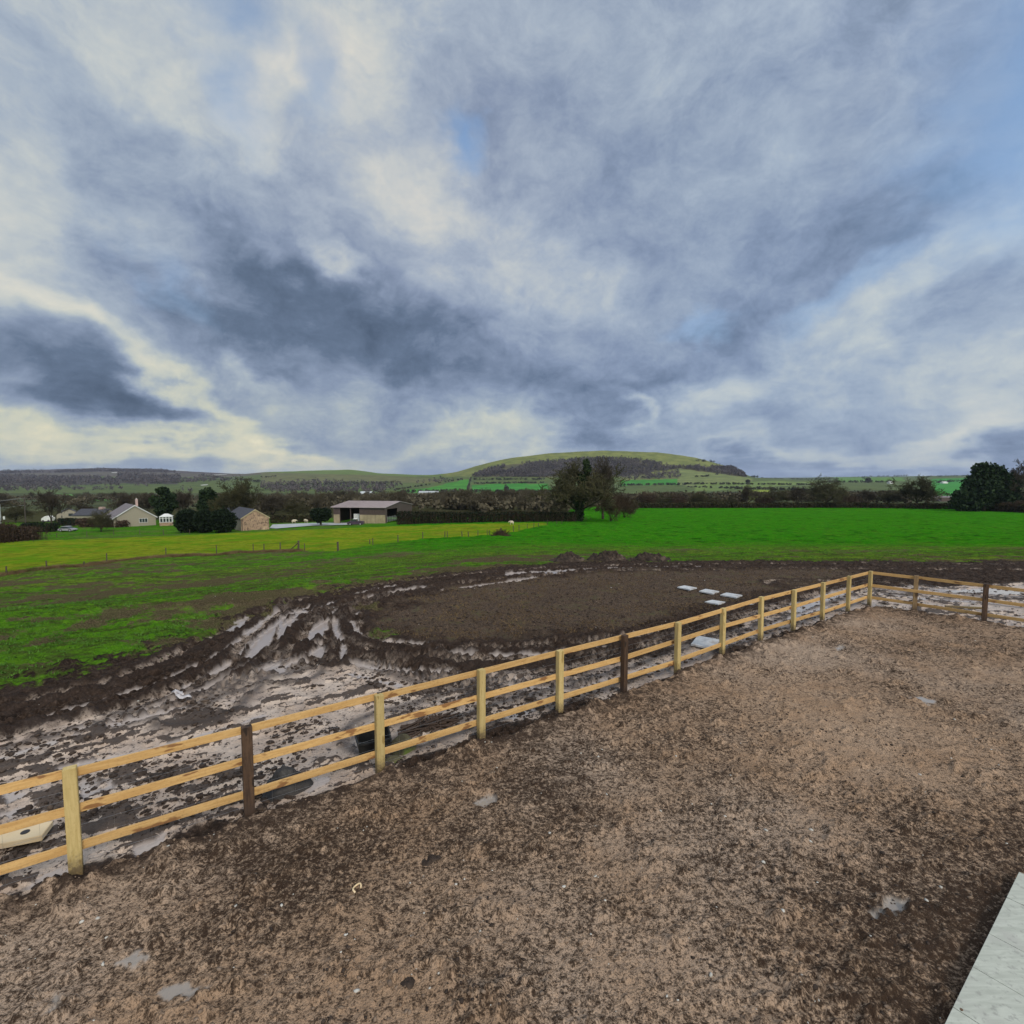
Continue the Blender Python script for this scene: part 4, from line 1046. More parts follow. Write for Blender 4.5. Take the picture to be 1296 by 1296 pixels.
# brick outbuilding house
ph = G(323.5, 671); mp = ph.y/F; 
bh_, brf2 = gabled('brick_cottage', 'low cottage with a bare brown brick gable and dark slate roof beside round clipped conifers', 'house', ph, R(40), 32.5*mp, 15, 15*mp, 25.5*mp, M['brick'], M['slate'], M['concrete'], over=.18)
MB().box((-15.4*mp, -.08, 7.4*mp), (.12, .1, 15*mp)).build('drainpipe', M['dark'], bh_)
MB().box((-16.27*mp, 4, 6.5*mp), (.06, 7.8, 13*mp)).build('side_wall_render', M['stone'], bh_)
ph2 = G(306, 662); mp2 = ph2.y/F
gabled('slate_house', 'dark slate roofed house with stone coping rising behind the brick cottage', 'house', ph2, R(62), 30*mp2, 13, 12*mp2, 21.5*mp2, M['stone'], M['slate'], M['concrete'], over=.15)
# stone cottage far left
ps = G(88, 660); ms = ps.y/F
sc_t, _ = gabled('stone_cottage', 'small buff stone cottage end with one dark window at the far left', 'house', ps, R(42), 13*ms, 7, 12*ms, 15.5*ms, M['stone'], M['slate'], over=.12)
window(sc_t, 1.5*ms, 8.5*ms, 4.4*ms, 3.4*ms, 1, frame=M['dark'])
pl = G(118, 659.5); ml = pl.y/F
lo_t, _ = gabled('long_stone_house', 'long stone house with dark slate roof behind the small lawn tree', 'house', pl+Vector((22*ml, 0, 0)), R(90), 7., 36*ml, 8*ml, 15*ml, M['stone'], M['slate'], over=.2)
MB().box((0, 10*ml, 16*ml), (.9, 1.4, 4*ml)).build('chimney', M['chim'], lo_t)
pr = G(77, 660); 
lt2, _ = gabled('stone_shed', 'little stone outbuilding with dark doorway left of the stone cottage', 'shed', pr, R(8), 9*ms, 5, 9*ms, 11*ms, M['stone'], M['slate'], over=.1)
MB().box((0.5, -.03, 6*ms), (2*ms, .06, 3*ms)).build('doorway', M['dark'], lt2)
# white tent-like trailer
pt = G(58, 661); mt = pt.y/F
tr = thing('white_trailer', 'white peaked trailer or awning parked beside the dark hedge on the left', 'trailer', pt, R(10))
mb = MB(); mb.prism([(-5*mt, 1.5*mt), (5*mt, 1.5*mt), (5*mt, 5*mt), (1.8*mt, 8.2*mt), (-1*mt, 7.6*mt), (-5*mt, 4.6*mt)], 0, 2.2, 'y'); mb.build('body', M['white'], tr)
for sx in (-1, 1):
    MB().tube((sx*3*mt, -.05, .35), (sx*3*mt, .2, .35), .35, n=12).build('wheel', M['dark'], tr)
# hay shed / agricultural roofs in the valley
def valley_shed(px, y, wpx, hpx, Y, label, mat, wall):
    X = (px-648)/648*Y; z = ground_h(X, Y); mm = Y/F
    top = EYE+(606-y)*mm; h = max(3., top-z); 
    t = thing('farm_shed', label, 'shed', (X, Y, z))
    MB().box((0, 6, h*.36), (wpx*mm, 12, h*.74)).build('wall', wall, t)
    mb = MB(); mb.prism([(-.6, h-hpx*mm), (6, h), (12.6, h-hpx*mm), (12.6, h-hpx*mm-.3), (6, h-.3), (-.6, h-hpx*mm-.3)], -wpx*mm/2-.5, wpx*mm/2+.5, 'x'); mb.build('roof', mat, t)
    return t
M['paleroof'] = simple('pale_sheet_roof', (.42,.45,.46), (.55,.58,.58), .3, .6)
valley_shed(542, 621.5, 24, 1.8, 640, 'pale long shed roof in the valley below the bright green field', M['paleroof'], M['stone'])
valley_shed(582, 623, 14, 1.5, 660, 'smaller grey shed roof in the valley right of the pale long shed', M['brownroof'], M['stone'])
valley_shed(401, 628, 11, 4, 420, 'pale blue grey house roof among valley trees left of the barn', M['paleroof'], M['white'])
valley_shed(462, 622, 14, 3, 560, 'pale roof among valley trees straight above the barn', M['paleroof'], M['stone'])
valley_shed(1207, 629.5, 30, 7, 300, 'dark grey pitched shed roof behind the hedge beside the large evergreen', M['brownroof'], M['clad'])
valley_shed(1128, 609, 5, 1.5, 1500, 'tiny pale farmhouse on the distant slope to the right', M['white'], M['white'])
valley_shed(1196, 609.5, 6, 1.5, 1500, 'tiny white house on the distant slope left of the large evergreen', M['white'], M['white'])
def chalk(px, y, w_, h_, label, tilt=0.):
    Yg = np.linspace(700, 3600, 900); X_ = (px-648)/648*Yg; py = 606-(hill_z(X_, Yg)-EYE)*648/Yg; k_ = int(np.argmax(py <= y)) or -1
    Y = Yg[k_]; mm = Y/F
    pts = []; 
    for i in range(11):
        a = 2*math.pi*i/11; ax = px+math.cos(a)*w_/2*random.uniform(.8,1.1)+math.sin(a)*tilt; X = (ax-648)/648*Y
        yy = Y+math.sin(a)*h_*mm*3.5*random.uniform(.8,1.1); pts.append((X, yy, float(hill_z(np.array([X]), np.array([yy]))[0])+1.2))
    c_ = Vector((sum(p[0] for p in pts)/11, sum(p[1] for p in pts)/11, sum(p[2] for p in pts)/11)); mb = MB()
    mb.add([Vector(p)-c_ for p in pts]+[Vector(p)-c_-Vector((0,0,3)) for p in pts], [tuple(range(11))]+[(i, (i+1) % 11, 11+(i+1) % 11, 11+i) for i in range(11)])
    o = mb.build('chalk_scar', M['white'], None); tag(o, label, 'chalk', loc=c_); return o
chalk(148, 598.3, 9, 1.2, 'small white chalk scar on the wooded ridge far left')
chalk(279, 601, 3, 4, 'narrow white chalk strip on the ridge left of the broad bare tree', 2)
chalk(259, 614, 4, 2, 'small pale chalk patch low on the slope above the dark conifer')

# ------------------------------------------------------------------ poles
M['pole'] = simple('dark_pole_timber', (.05,.042,.036), (.09,.075,.06), 5, .9)
pp = G(32.5, 662); hp_ = px2m(pp, 34)
po = thing('utility_pole', 'dark timber utility pole carrying wires among trees at the far left', 'utility pole', pp)
MB().tube((0,0,-.5), (0,0,hp_), .17, .13, 8).build('pole', M['pole'], po)
MB().box((0, 0, hp_-.5), (1.8, .12, .14)).build('crossarm', M['pole'], po)
pp2 = G(1.5, 668); hp2 = px2m(pp2, 30)
po2 = thing('utility_pole', 'pale thin pole standing at the left edge above the brown hedge', 'utility pole', pp2)
MB().tube((0,0,-.5), (0,0,hp2), .14, .10, 8).build('pole', M['steel'], po2)
MB().box((.9, 0, hp2*.42), (.35, .2, .8)).build('box', M['white'], po2)
mb = MB(); q0 = Vector((0, 0, hp_-.45)); 
for k_, (dz, off) in enumerate(((0, -.8), (0, .8), (-2.2, 0))):
    e = Vector((-55, -8, hp_+1+dz)); last = q0+Vector((off, 0, dz))
    for i in range(1, 13):
        t = i/12; p = (q0+Vector((off,0,dz))).lerp(e, t)-Vector((0,0,2.6*4*t*(1-t))); mb.tube(last, p, .02, n=3, cap=False); last = p
mb.build('wires', M['steel'], po)

# ------------------------------------------------------------------ vehicles
M['silver'] = simple('silver_grey_car_paint', (.26,.25,.28), (.32,.31,.34), 1, .35, spec=.6)
M['maroon'] = simple('dark_purple_paint', (.05,.03,.055), (.08,.05,.085), 1, .35, spec=.6)
M['tyre'] = simple('tyre_rubber', (.015,.015,.016), (.03,.03,.03), 4, .9)
def car(name, label, loc, rz, L=4.3, W=1.75, H_=1.5, mat=None, roofm=None, pickup=False):
    t = thing(name, label, 'car', loc, rz); z0 = .28
    body = [(-L/2, z0), (-L/2+.02, .78*H_*.72), (-L/2+.25, H_*.60), (L/2-.9, H_*.60), (L/2-.08, H_*.50), (L/2, z0+.1), (L/2-.1, z0-.03)]
    MB().prism(body, -W/2, W/2, 'y').build('body', mat, t)
    cab = [(-L/2+.3, H_*.605), (-L/2+.75, H_*.96), (L*.08, H_*.96), (L*.24, H_*.605)] if not pickup else [(-.35, H_*.605), (-.2, H_*.97), (L*.14, H_*.97), (L*.27, H_*.605)]
    MB().prism(cab, -W/2+.09, W/2-.09, 'y').build('windows', M['glass'], t)
    rt = [(cab[1][0]-.06, H_*.955), (cab[2][0]+.06, H_*.955), (cab[2][0]-.05, H_+.02), (cab[1][0]+.05, H_+.02)]
    MB().prism(rt, -W/2+.07, W/2-.07, 'y').build('roof', roofm or mat, t)
    for sx in (-1, 1):
        for sy in (-1, 1):
            wl = MB().tube((sx*L*.31, sy*(W/2-.2), .33), (sx*L*.31, sy*(W/2+.02), .33), .33, n=16).build('wheel', M['tyre'], t)
            MB().tube((sx*L*.31, sy*(W/2-.1), .33), (sx*L*.31, sy*(W/2+.035), .33), .18, n=10).build('rim', M['steel'], wl)
    return t
p = G(86, 672.5); car('parked_car', 'small grey parked car below the stone cottage on the far left lawn', p, R(8), L=17*p.y/F, H_=6.6*p.y/F, W=1.8, mat=M['silver'])
p = G(450.5, 664.5); car('pickup_truck', 'dark vehicle with whitish roof parked in front of the barn', p, R(186), L=20*p.y/F, H_=8.2*p.y/F, W=1.9, mat=M['maroon'], roofm=M['white'], pickup=True)

# ------------------------------------------------------------------ sheep
M['fleece'] = simple('dirty_cream_fleece', (.50,.43,.32), (.62,.55,.43), 6, 1.)
def sheep(loc, rz, s, label):
    me = bpy.data.meshes.new('sheep')
    V = [(0,0,.62),(.3,0,.64),(-.34,0,.62),(.48,0,.74),(.62,0,.66),(.74,0,.52), (.26,.13,.4),(.26,.13,.03),(.26,-.13,.4),(.26,-.13,.03),(-.32,.13,.4),(-.32,.13,.03),(-.32,-.13,.4),(-.32,-.13,.03),(-.5,0,.6)]
    E = [(0,1),(0,2),(1,3),(3,4),(4,5),(1,6),(6,7),(1,8),(8,9),(2,10),(10,11),(2,12),(12,13),(2,14)]
    me.from_pydata([tuple(c*s for c in v) for v in V], E, []); me.materials.append(M['fleece'])
    o = bpy.data.objects.new('sheep', me); C.objects.link(o)
    mo = o.modifiers.new('Skin', 'SKIN'); rad = [.27,.25,.26,.13,.09,.06,.07,.035,.07,.035,.08,.035,.08,.035,.12]
    for v, r in zip(me.skin_vertices[0].data, rad): v.radius = (r*s, r*s)
    me.skin_vertices[0].data[0].use_root = True
    sb = o.modifiers.new('Subsurf', 'SUBSURF'); sb.levels = 2; sb.render_levels = 2
    tag(o, label, 'sheep', 'sheep out in the fields', loc=loc, rz=rz); return o
for (px, py), rz, s, lb in [((647.5,664.2),R(190),1.25,'cream sheep grazing on the field edge right of the brushwood heap'),((372,662.5),R(20),1.1,'small pale sheep on the lawn left of the square clipped tree'),((387.5,662),R(160),1.1,'small pale sheep nearest the square clipped tree')]:
    p = G(px, py); sheep(p, rz, s*(p.y/F)*5.5/1.1*.95 if px > 600 else 1.2, lb)

# ------------------------------------------------------------------ concrete yard strip
def strip(name, pts, mat, lift=.05):
    P_ = [G(*p) for p in pts]; c_ = P_[0]
    o = MB().add([p-c_+Vector((0,0,lift)) for p in P_], [tuple(range(len(P_)))]).build(name, mat, None, fix=False)
    if o.data.polygons[0].normal.z < 0: o.data.flip_normals()
    o.location = c_; o['kind'] = 'structure'; return o
M['yard'] = simple('pale_concrete_yard', (.34,.36,.37), (.46,.48,.48), .5, .8)
strip('driveway', [(341,669),(345,664.5),(395,662.5),(440,662),(447,664.5),(395,665.8),(350,669.5)], M['yard'], .14)

# ------------------------------------------------------------------ trees and bushes
def bt(key, px, base, top, wpx, label, name='bare_tree', group=None, rz=None, cat='tree'):
    p = G(px, base); p.z -= .1
    return bare_tree(key, p, px2m(p, base-top), px2m(p, wpx), label, name, cat, group, random.uniform(0, 6.28) if rz is None else rz)
random.seed(2)
# the ivy clad oak in the middle
p = G(733, 659.5); oH = px2m(p, 84); oW = px2m(p, 88)
oak = bare_tree('oak', p, oH*.98, oW*1.18, 'tall ivy clad bare oak rising alone in the middle of the field boundary', 'oak_tree', rz=.8)
mm = px2m(p, 1)
lob = [(0,0,6*mm,7*mm,6*mm,13*mm),(1*mm,0,20*mm,8*mm,6*mm,12*mm),(-6*mm,0,30*mm,9*mm,6*mm,9*mm),(9*mm,0,36*mm,7*mm,5*mm,14*mm),(12*mm,1,52*mm,8*mm,6*mm,11*mm),(16*mm,0,66*mm,6*mm,5*mm,9*mm),(14*mm,0,74*mm,4*mm,4*mm,5*mm)]
V, Fc = cards(lobe_points(lob, 8500, .2), .24)
iv = mesh_np('ivy', V, Fc, M['ivy'], False, parent=oak); iv.scale = (1/oak.scale[0], 1/oak.scale[1], 1/oak.scale[2])
bt('ash', 763, 657, 576, 62, 'upright bare tree close behind the right side of the ivy clad oak', rz=1.)
# scrub beside it
for px, base, top, wd__, key, lb in [(773,659.5,612,30,'scrub','tall brown scrub bush just right of the ivy clad oak'),(790,655,618,32,'scrub','rounded brown bush at the corner of the bright field'),(801,650,628,20,'scrubg','low bush spilling onto the corner of the bright field')]:
    bt(key, px, base, top, wd__, lb, 'scrub_bush', 'scrub bushes by the ivy clad oak', cat='bush')
# hedgerow bushes along the far edge of the bright field
HB = [(818,642,618,26,'scrub','brown twiggy bush, first in the field edge row right of the oak scrub'),(838,642,620,28,'scrubg','second bush from the left in the field edge row'),(857,642,621,26,'scrub','third bush from the left in the field edge row'),
 (884,642,617,24,'round','dark rounded hedgerow tree below the pale green slope'),(906,642,623,20,'scrubg','thin bush with light field showing through it, left of the small spreading tree'),(926,642,624,20,'scrubg','loose low bush beneath the yellow green field patch'),
 (945,642,613,30,'ash','small spreading bare tree in front of the yellow green field patch'),(968,642,624,24,'scrub','brown low bush right of the yellow green field patch'),(984,642,612,34,'round','bushy bare tree left of the broad hedgerow tree'),(1008,642,614,30,'ash','slender bare tree touching the broad hedgerow tree'),
 (1045,642,598,58,'round','broad tall bare hedgerow tree in the right half of the field edge'),(1072,642,622,30,'scrub','brown bush under the right side of the broad hedgerow tree'),(1098,641,618,34,'ash','grey bare tree between the broad tree and the lone round tree'),(1124,641,617,34,'round','grey bushy tree just left of the lone round tree'),
 (1160,642,599,50,'oak','lone round bare tree with a clear trunk at the right'),(1288,647,580,44,'ash','bare tree at the right edge behind the large evergreen'),(1284,648,630,30,'scrub','brown bramble bush at the foot of the large evergreen')]
for px, base, top, wd__, key, lb in HB:
    k_ = key.startswith('scrub')
    bt(key, px, base, top, wd__*1.1, lb, 'hedgerow_bush' if k_ else 'hedgerow_tree', 'bushes in the far field edge' if k_ else 'trees in the far field edge', cat='bush' if k_ else 'tree')
p = G(1245, 647); mm = px2m(p, 1)
leafy('evergreen_tree', 'large dark evergreen tree towering over the right end of the field', 'tree', p,
      [(-22*mm,0,12*mm,20*mm,14*mm,16*mm),(-8*mm,0,26*mm,22*mm,15*mm,24*mm),(6*mm,1,34*mm,22*mm,15*mm,25*mm),(-4*mm,0,50*mm,14*mm,10*mm,13*mm),(24*mm,0,24*mm,20*mm,14*mm,24*mm),(14*mm,0,44*mm,14*mm,10*mm,15*mm),(34*mm,0,12*mm,14*mm,10*mm,14*mm),(-30*mm,0,20*mm,10*mm,8*mm,8*mm)], 17000, .42, M['ever'], (.5, 8*mm), part='crown', shell=.45)
# hedges: twigs and leaves filling a long low box
def hedge(label, a, b_, hpx, thick=2., dens=60, leaf=.16, mat='hedgeleaf', name='hedge', sag=.2, group=None):
    pa, pb = G(*a), G(*b_); L = (pb-pa).length; d = (pb-pa)/L; H0 = px2m(pa, hpx[0]); H1 = px2m(pb, hpx[1]); n = int(dens*L*thick)
    t = rng.random(n); s = rng.normal(size=n)*.36; hh = (H0+(H1-H0)*t)*(1+sag*(fbm(t*L, t*0, .25, 3, 9)-.5)*2); u = rng.random(n)**.75
    wv = (s*thick*(1-.35*u))
    Pn = np.stack([d.x*t*L-d.y*wv, d.y*t*L+d.x*wv, (pb.z-pa.z)*t+u*hh], 1)
    o = thing(name, label, 'hedge', pa, 0, group)
    V, Fc = cards(Pn, leaf); mesh_np('foliage', V, Fc, M[mat], False, parent=o)
    ns = n//4; st = Pn[:ns].copy(); st[:, 2] = (pb.z-pa.z)*t[:ns]; en = Pn[:ns]*1.; en[:, 2] = (pb.z-pa.z)*t[:ns]+hh[:ns]*(.7+.45*rng.random(ns)); en[:, :2] += rng.normal(size=(ns, 2))*.25
    V, Fc = segs_to_mesh([(tuple(x1), tuple(x2), .03, .012) for x1, x2 in zip(st, en)]); mesh_np('stems', V, Fc, M['hedge'], True, parent=o)
    return o
hedge('long dark clipped hedge running from the barn to the ivy clad oak', (503,663.5), (728,660), (16,12), 3.2, 75, .15, mat='yew', sag=.05)
hedge('low dark hedge along the far end of the bright field below the row of bushes', (796,643), (1075,642.5), (6,6), 3, 42, .26)
hedge('thin low hedge at the far right end of the bright field', (1075,642.6), (1215,644.5), (6,7), 2.5, 42, .26)
hedge('short dark hedge under the large evergreen at the right', (1215,645), (1330,650), (8,12), 3, 42, .26)
hedge('brown unclipped hedge entering at the left edge by the yellowed field', (-40,690), (46,682), (29,15), 5, 70, .13, mat='hedge', sag=.25)
hedge('dark low hedge behind the strip of lawn at the far left', (28,674), (73,672.5), (11,10), 3, 70, .16, mat='yew')
hedge('small dark hedge in front of the stone cottage', (75,665), (99,665), (8,8), 3, 60, .2, mat='yew')
hedge('scrubby brown hedge between the long stone house and the lawn', (100,667), (160,667), (10,8), 2.5, 50, .2, mat='hedge')
hedge('dark garden hedge behind the lawn between brick cottage and barn', (342,662), (402,660), (9,8), 2.5, 50, .2, mat='hedgeleaf')
for px, base, top, wd__, key, lb in [(65,664,618,40,'ash','grey bare tree behind the white trailer at the far left'),(128,673,639,38,'round','small bushy bare tree with dark trunk standing on the bungalow lawn'),(158,655,622,32,'ash','bare tree above the roof of the bungalow, left of its peak'),(188,655,622,32,'ash','bare tree behind the right slope of the bungalow roof'),
 (232,656,618,44,'ash','grey bare tree between the dark pine and the dark conifer'),(300,664,599,62,'oak','broad bare tree with spreading crown above the slate house'),(345,657,625,46,'ash','bare grey tree right of the broad spreading tree'),(375,656,627,44,'round','low bare tree midway between the slate house and the barn'),(20,662,632,44,'round','dark bare tree at the far left behind the utility pole'),(110,657,636,36,'ash','bare tree behind the long stone house')]:
    bt(key, px, base, top, wd__, lb, 'bare_tree', 'bare trees around the houses')
def ev(px, base, top, wpx, label, name, lobes=None, n=3500, size=.3, mat='ever', trunk=None):
    p = G(px, base); mm = px2m(p, 1); w_ = wpx*mm; h = (base-top)*mm
    lobes = lobes or [(0,0,.5,.5,.5,.5)]
    return leafy(name, label, 'tree', p, [(a*w_, b_*w_, c_*h, d*w_, e*w_, f*h) for a, b_, c_, d, e, f in lobes], n, size, M[mat], trunk, part='crown', shell=.55)
pine = [(0,0,.35,.3,.3,.3),(-.3,0,.62,.22,.2,.14),(.2,0,.7,.28,.2,.16),(-.02,0,.88,.24,.2,.12),(.34,0,.5,.2,.2,.14),(-.1,0,.5,.3,.3,.2)]
ev(208, 660, 616, 34, 'dark irregular pine standing behind the conservatory', 'pine_tree', pine, 4200, .3, trunk=(.3, 6))
ev(266, 662, 617, 32, 'dark rounded conifer left of the broad bare tree', 'conifer_tree', [(0,0,.45,.48,.4,.4),(-.08,0,.78,.32,.3,.22),(.25,0,.35,.35,.3,.3)], 4500, .3)
ball = [(0,0,.48,.5,.5,.5),(0.02,0,.3,.42,.42,.3),(-.06,0,.66,.38,.4,.32)]
for px, wd__, top, lb in [(239,33,643.5,'round clipped black green conifer, left one of the three by the brick cottage'),(260,28,644.5,'round clipped black green conifer, middle one of the three by the brick cottage'),(283,32,643.5,'round clipped black green conifer touching the brick cottage side')]:
    o = ev(px, 674, top, wd__, lb, 'clipped_conifer', ball, 8500, .17, 'yew'); o['group'] = 'round clipped conifers by the brick cottage'
ev(406, 665, 641.5, 27, 'square topped clipped tree on a short trunk left of the barn', 'clipped_tree', [(0,0,.55,.48,.4,.38),(-.24,0,.62,.26,.3,.34),(.24,0,.62,.26,.3,.34)], 5000, .2, 'yew', trunk=(.25, 2))
for k_, (px, base, top, wpx, lb) in enumerate([(1098,611,604,7,'small dark conifer on the distant green slope at the right'),(946,611,607,6,'lone dark tree on the pale slope at the end of the wooded hill'),(641,622.5,615,7,'lone dark tree in the bright green field under the wooded hill')]):
    Yg = np.linspace(430, 2500, 900); X_ = (px-648)/648*Yg; py = 606-(hill_z(X_, Yg)-EYE)*648/Yg; j = int(np.argmax(py <= base)); Y = Yg[j]; mm = Y/F
    leafy('lone_tree', lb, 'tree', (X_[j], Y, float(hill_z(np.array([X_[j]]), np.array([Y]))[0])), [(0,0,(base-top)*.5*mm,wpx*.5*mm,wpx*.5*mm,(base-top)*.5*mm)], 500, .5*mm, M['farwoodg'], part='crown')

# ------------------------------------------------------------------ mud heaps, brushwood
M['heap'] = simple('turned_earth', (.022,.015,.012), (.062,.044,.033), 5, .95, bmp=.8, dist=.1, third=(.11,.08,.058))
def lump(name, label, cat, loc, sx, sy, sz, mat, seed, rough=.35, rz=0., n=(40, 20), group=None, sc=2.):
    a = np.linspace(0, 2*math.pi, n[0], endpoint=False); r = np.linspace(0, 1, n[1]); A, Rr = np.meshgrid(a, r)
    x = Rr*np.cos(A)*sx; y = Rr*np.sin(A)*sy
    k_ = fbm(x+seed*9, y+seed*3, sc, 5, seed, .6); edge_ = 1+.35*(fbm(np.cos(A)+seed, np.sin(A), 1.3, 3, seed)-.5)
    h = sz*np.cos(np.clip(Rr, 0, 1)*math.pi/2)**.9*(1+rough*3*(k_-.5))-.06*Rr**4-.02
    V = np.stack([x*edge_, y*edge_, h], -1).reshape(-1, 3); N = n[0]
    Fc = np.array([(i*N+j, (i+1)*N+j, (i+1)*N+(j+1) % N, i*N+(j+1) % N) for i in range(n[1]-1) for j in range(N)])
    o = mesh_np(name, V, Fc, mat, True); tag(o, label, cat, group, loc=loc, rz=rz); return o
for px, py, wpx, hpx, lb, sd_ in [(720,711,56,8.5,'left dark earth heap on the grass beyond the muddy track',1),(770,710.5,62,12,'tallest middle earth heap on the grass beyond the track',2),(824,710,62,8.5,'right low reddish earth heap beyond the track',3)]:
    p = G(px, py); p.z = float(gz(p.x, p.y+.5)[0]); p.y += .5
    lump('earth_heap', lb, 'earth heap', p, px2m(p, wpx/2), 1.0, px2m(p, hpx*.92), M['heap'], sd_, 1.0, n=(110, 50), group='earth heaps beyond the track', sc=2.2)
p = G(634, 678); t = thing('brushwood_heap', 'heap of cut brushwood leaning on a post at the corner of the yellowed field', 'brushwood', p)
segs = []
for i in range(420):
    a = random.uniform(-1, 1); q = Vector((a*px2m(p, 13), random.uniform(-1, 1), 0)); e = Vector((q.x*random.uniform(.0, .8)+random.gauss(0,.5), random.gauss(0,.5), px2m(p, 8.5)*(1-abs(a))*random.uniform(.4, 1.1)+.15))
    segs.append((tuple(q), tuple(e), .03, .015))
V, Fc = segs_to_mesh(segs); mesh_np('branches', V, Fc, M['twigr'], True, parent=t)
MB().tube((0,0,-.3), (0,0,px2m(p, 10)), .1, n=7).build('post', M['oldwood'], t)

# ------------------------------------------------------------------ things lying in the mud
M['slab'] = simple('pale_grey_concrete_slab', (.42,.43,.45), (.54,.55,.56), 5, .7, third=(.36,.33,.31))
def slab(px, py, s, rz, label, tilt=(0,0), th_=.05, sy=None):
    p = G(px, py); p.z = float(gz(p.x, p.y)[0])+.04
    o = MB().box((0,0,0), (s, sy or s, th_), bev=.006).build('paving_slab', M['slab'], None); tag(o, label, 'paving slab', 'loose pale paving slabs on the soil', loc=p)
    o.rotation_euler = (tilt[0], tilt[1], rz); return o
slab(869.5, 746.3, .56, R(42), 'loose pale paving slab, leftmost of the row of three on the tilled soil', (.02,.02))
slab(897.5, 751, .56, R(43), 'loose pale paving slab, middle of the row of three on the tilled soil', (.02,-.01))
slab(925.5, 756.3, .60, R(45), 'loose pale paving slab, rightmost of the row of three on the tilled soil', (.01,.02))
slab(905, 765.3, .52, R(40), 'muddied pale paving slab just behind the top fence rail', (-.03,.02))
slab(947, 766.5, .45, R(38), 'half covered pale paving slab right of the muddied one behind the fence', (.03,.05))
slab(893, 817, .80, R(58), 'larger pale paving slab sunk in mud close behind the fence', (.02,-.03), sy=.6)
M['cream'] = simple('cream_coated_board', (.70,.53,.31), (.78,.62,.40), 2, .6, third=(.55,.42,.28))
# cream box section at the left edge
def onz(px, py, z):
    d = ray(px, py); t = (z-EYE)/d.z; return Vector((d.x*t, d.y*t, z))
a = onz(-40, 1062, .1); b_ = onz(68, 1041, .1)
d = (b_-a); L = d.length; t = thing('cream_board', 'cream rectangular board with a dark round hole lying behind the leftmost post', 'board', a, math.atan2(d.y, d.x))
MB().box((L/2, -.16, 0), (L, .30, .07), bev=.006).build('panel', M['cream'], t)
MB().tube((L-.22, -.16, .034), (L-.22, -.16, .042), .045, n=18).build('hole', M['dark'], t)
MB().box((L/2-.1, -.10, -.13), (L-.2, .05, .18)).build('bearer', M['dpost'], t)
# black plastic trough
M['blackp'] = simple('black_plastic', (.012,.013,.014), (.03,.03,.028), 4, .5, third=(.06,.055,.045))
p = G(472, 952); t = thing('black_tub', 'broken black plastic tub half buried behind the fence post', 'tub', p+Vector((0,0,-.03)), R(25))
mb = MB(); W0, W1, hh = .2, .28, .34
def ringq(w_, z_): return [(-w_, -w_*.7, z_), (w_, -w_*.7, z_), (w_, w_*.7, z_), (-w_, w_*.7, z_)]
o_ = ringq(W0, 0)+ringq(W1, hh)+ringq(W1-.025, hh)+ringq(W0-.025, .03)
o_[6] = (W1, W1*.7, hh+.13); o_[5] = (W1, -W1*.7, hh-.1); o_[10] = (W1-.025, W1*.7-.02, hh+.13); o_[9] = (W1-.025, -W1*.7+.02, hh-.1)
mb.add(o_, [(0,1,2,3)]+[(i, (i+1) % 4, 4+(i+1) % 4, 4+i) for i in range(4)]+[(4+i, 4+(i+1) % 4, 8+(i+1) % 4, 8+i) for i in range(4)]+[(8+i, 8+(i+1) % 4, 12+(i+1) % 4, 12+i) for i in range(4)]+[(12,13,14,15)])
mb.build('shell', M['blackp'], t, fix=False)
MB().box((0, -W1*.7-.012, hh-.04), (W1*1.9, .02, .03)).build('rim', M['blackp'], t)
M['moss'] = simple('mossy_stone', (.05,.045,.03), (.12,.11,.06), 5, .9, bmp=.5, dist=.03, third=(.10,.14,.03))
M['sheet'] = simple('black_sheeting', (.018,.018,.020), (.05,.045,.042), 3, .5, bmp=.6, dist=.04)
def lay(px, py, *args, **kw):
    p = G(px, py); p.z = float(gz(p.x, p.y)[0])-.01
    return lump(args[0], args[1], args[2], p, *args[3:], **kw)
lay(508, 948, 'mossy_stone', 'mossy squared stone lying beside the black plastic tub', 'stone', .34, .2, .27, M['moss'], 5, .2, R(25))
lay(497, 962, 'mossy_stone', 'dark flat stone under the lowest rail right of the black tub', 'stone', .24, .13, .10, M['moss'], 6, .3, R(30))
lay(364, 996, 'black_sheeting', 'crumpled lump of black sheeting in the mud behind the lowest rail', 'sheeting', .42, .26, .36, M['sheet'], 7, .5, R(30), sc=4)
lay(350, 999, 'mud_lump', 'low dark slab of mud left of the crumpled black sheeting', 'mud lump', .4, .13, .08, M['heap'], 8, .5, R(20))
p = G(544, 919); t = thing('debris_pile', 'pile of dark sodden sticks and debris in the slurry behind the fence', 'debris', p+Vector((0,0,-.02)), R(25))
V, Fc = segs_to_mesh([((random.uniform(-.6,.3), random.gauss(0,.16), random.uniform(0,.08)), (random.uniform(-.2,.65), random.gauss(0,.16), random.uniform(.02,.16)), .022, .012) for _ in range(70)], 5)
mesh_np('sticks', V, Fc, M['dpost'], True, parent=t)
o = lump('clods', None, None, (0,0,0), .5, .2, .12, M['heap'], 9, .6, sc=5); o.parent = t
for k_ in ('label', 'category'): 
    if k_ in o: del o[k_]
lay(546, 1094, 'mud_lump', 'dark wet mud lump on the trodden enclosure floor below the dark debris', 'mud lump', .16, .11, .07, M['heap'], 12, .8, R(20), sc=9)
lay(516, 1254, 'mud_lump', 'dark mud lump close to the bottom edge of the enclosure', 'mud lump', .12, .07, .045, M['heap'], 13, .8, R(10), sc=9)
p = G(1223, 770.5); p.z = float(gz(p.x, p.y)[0])+.05
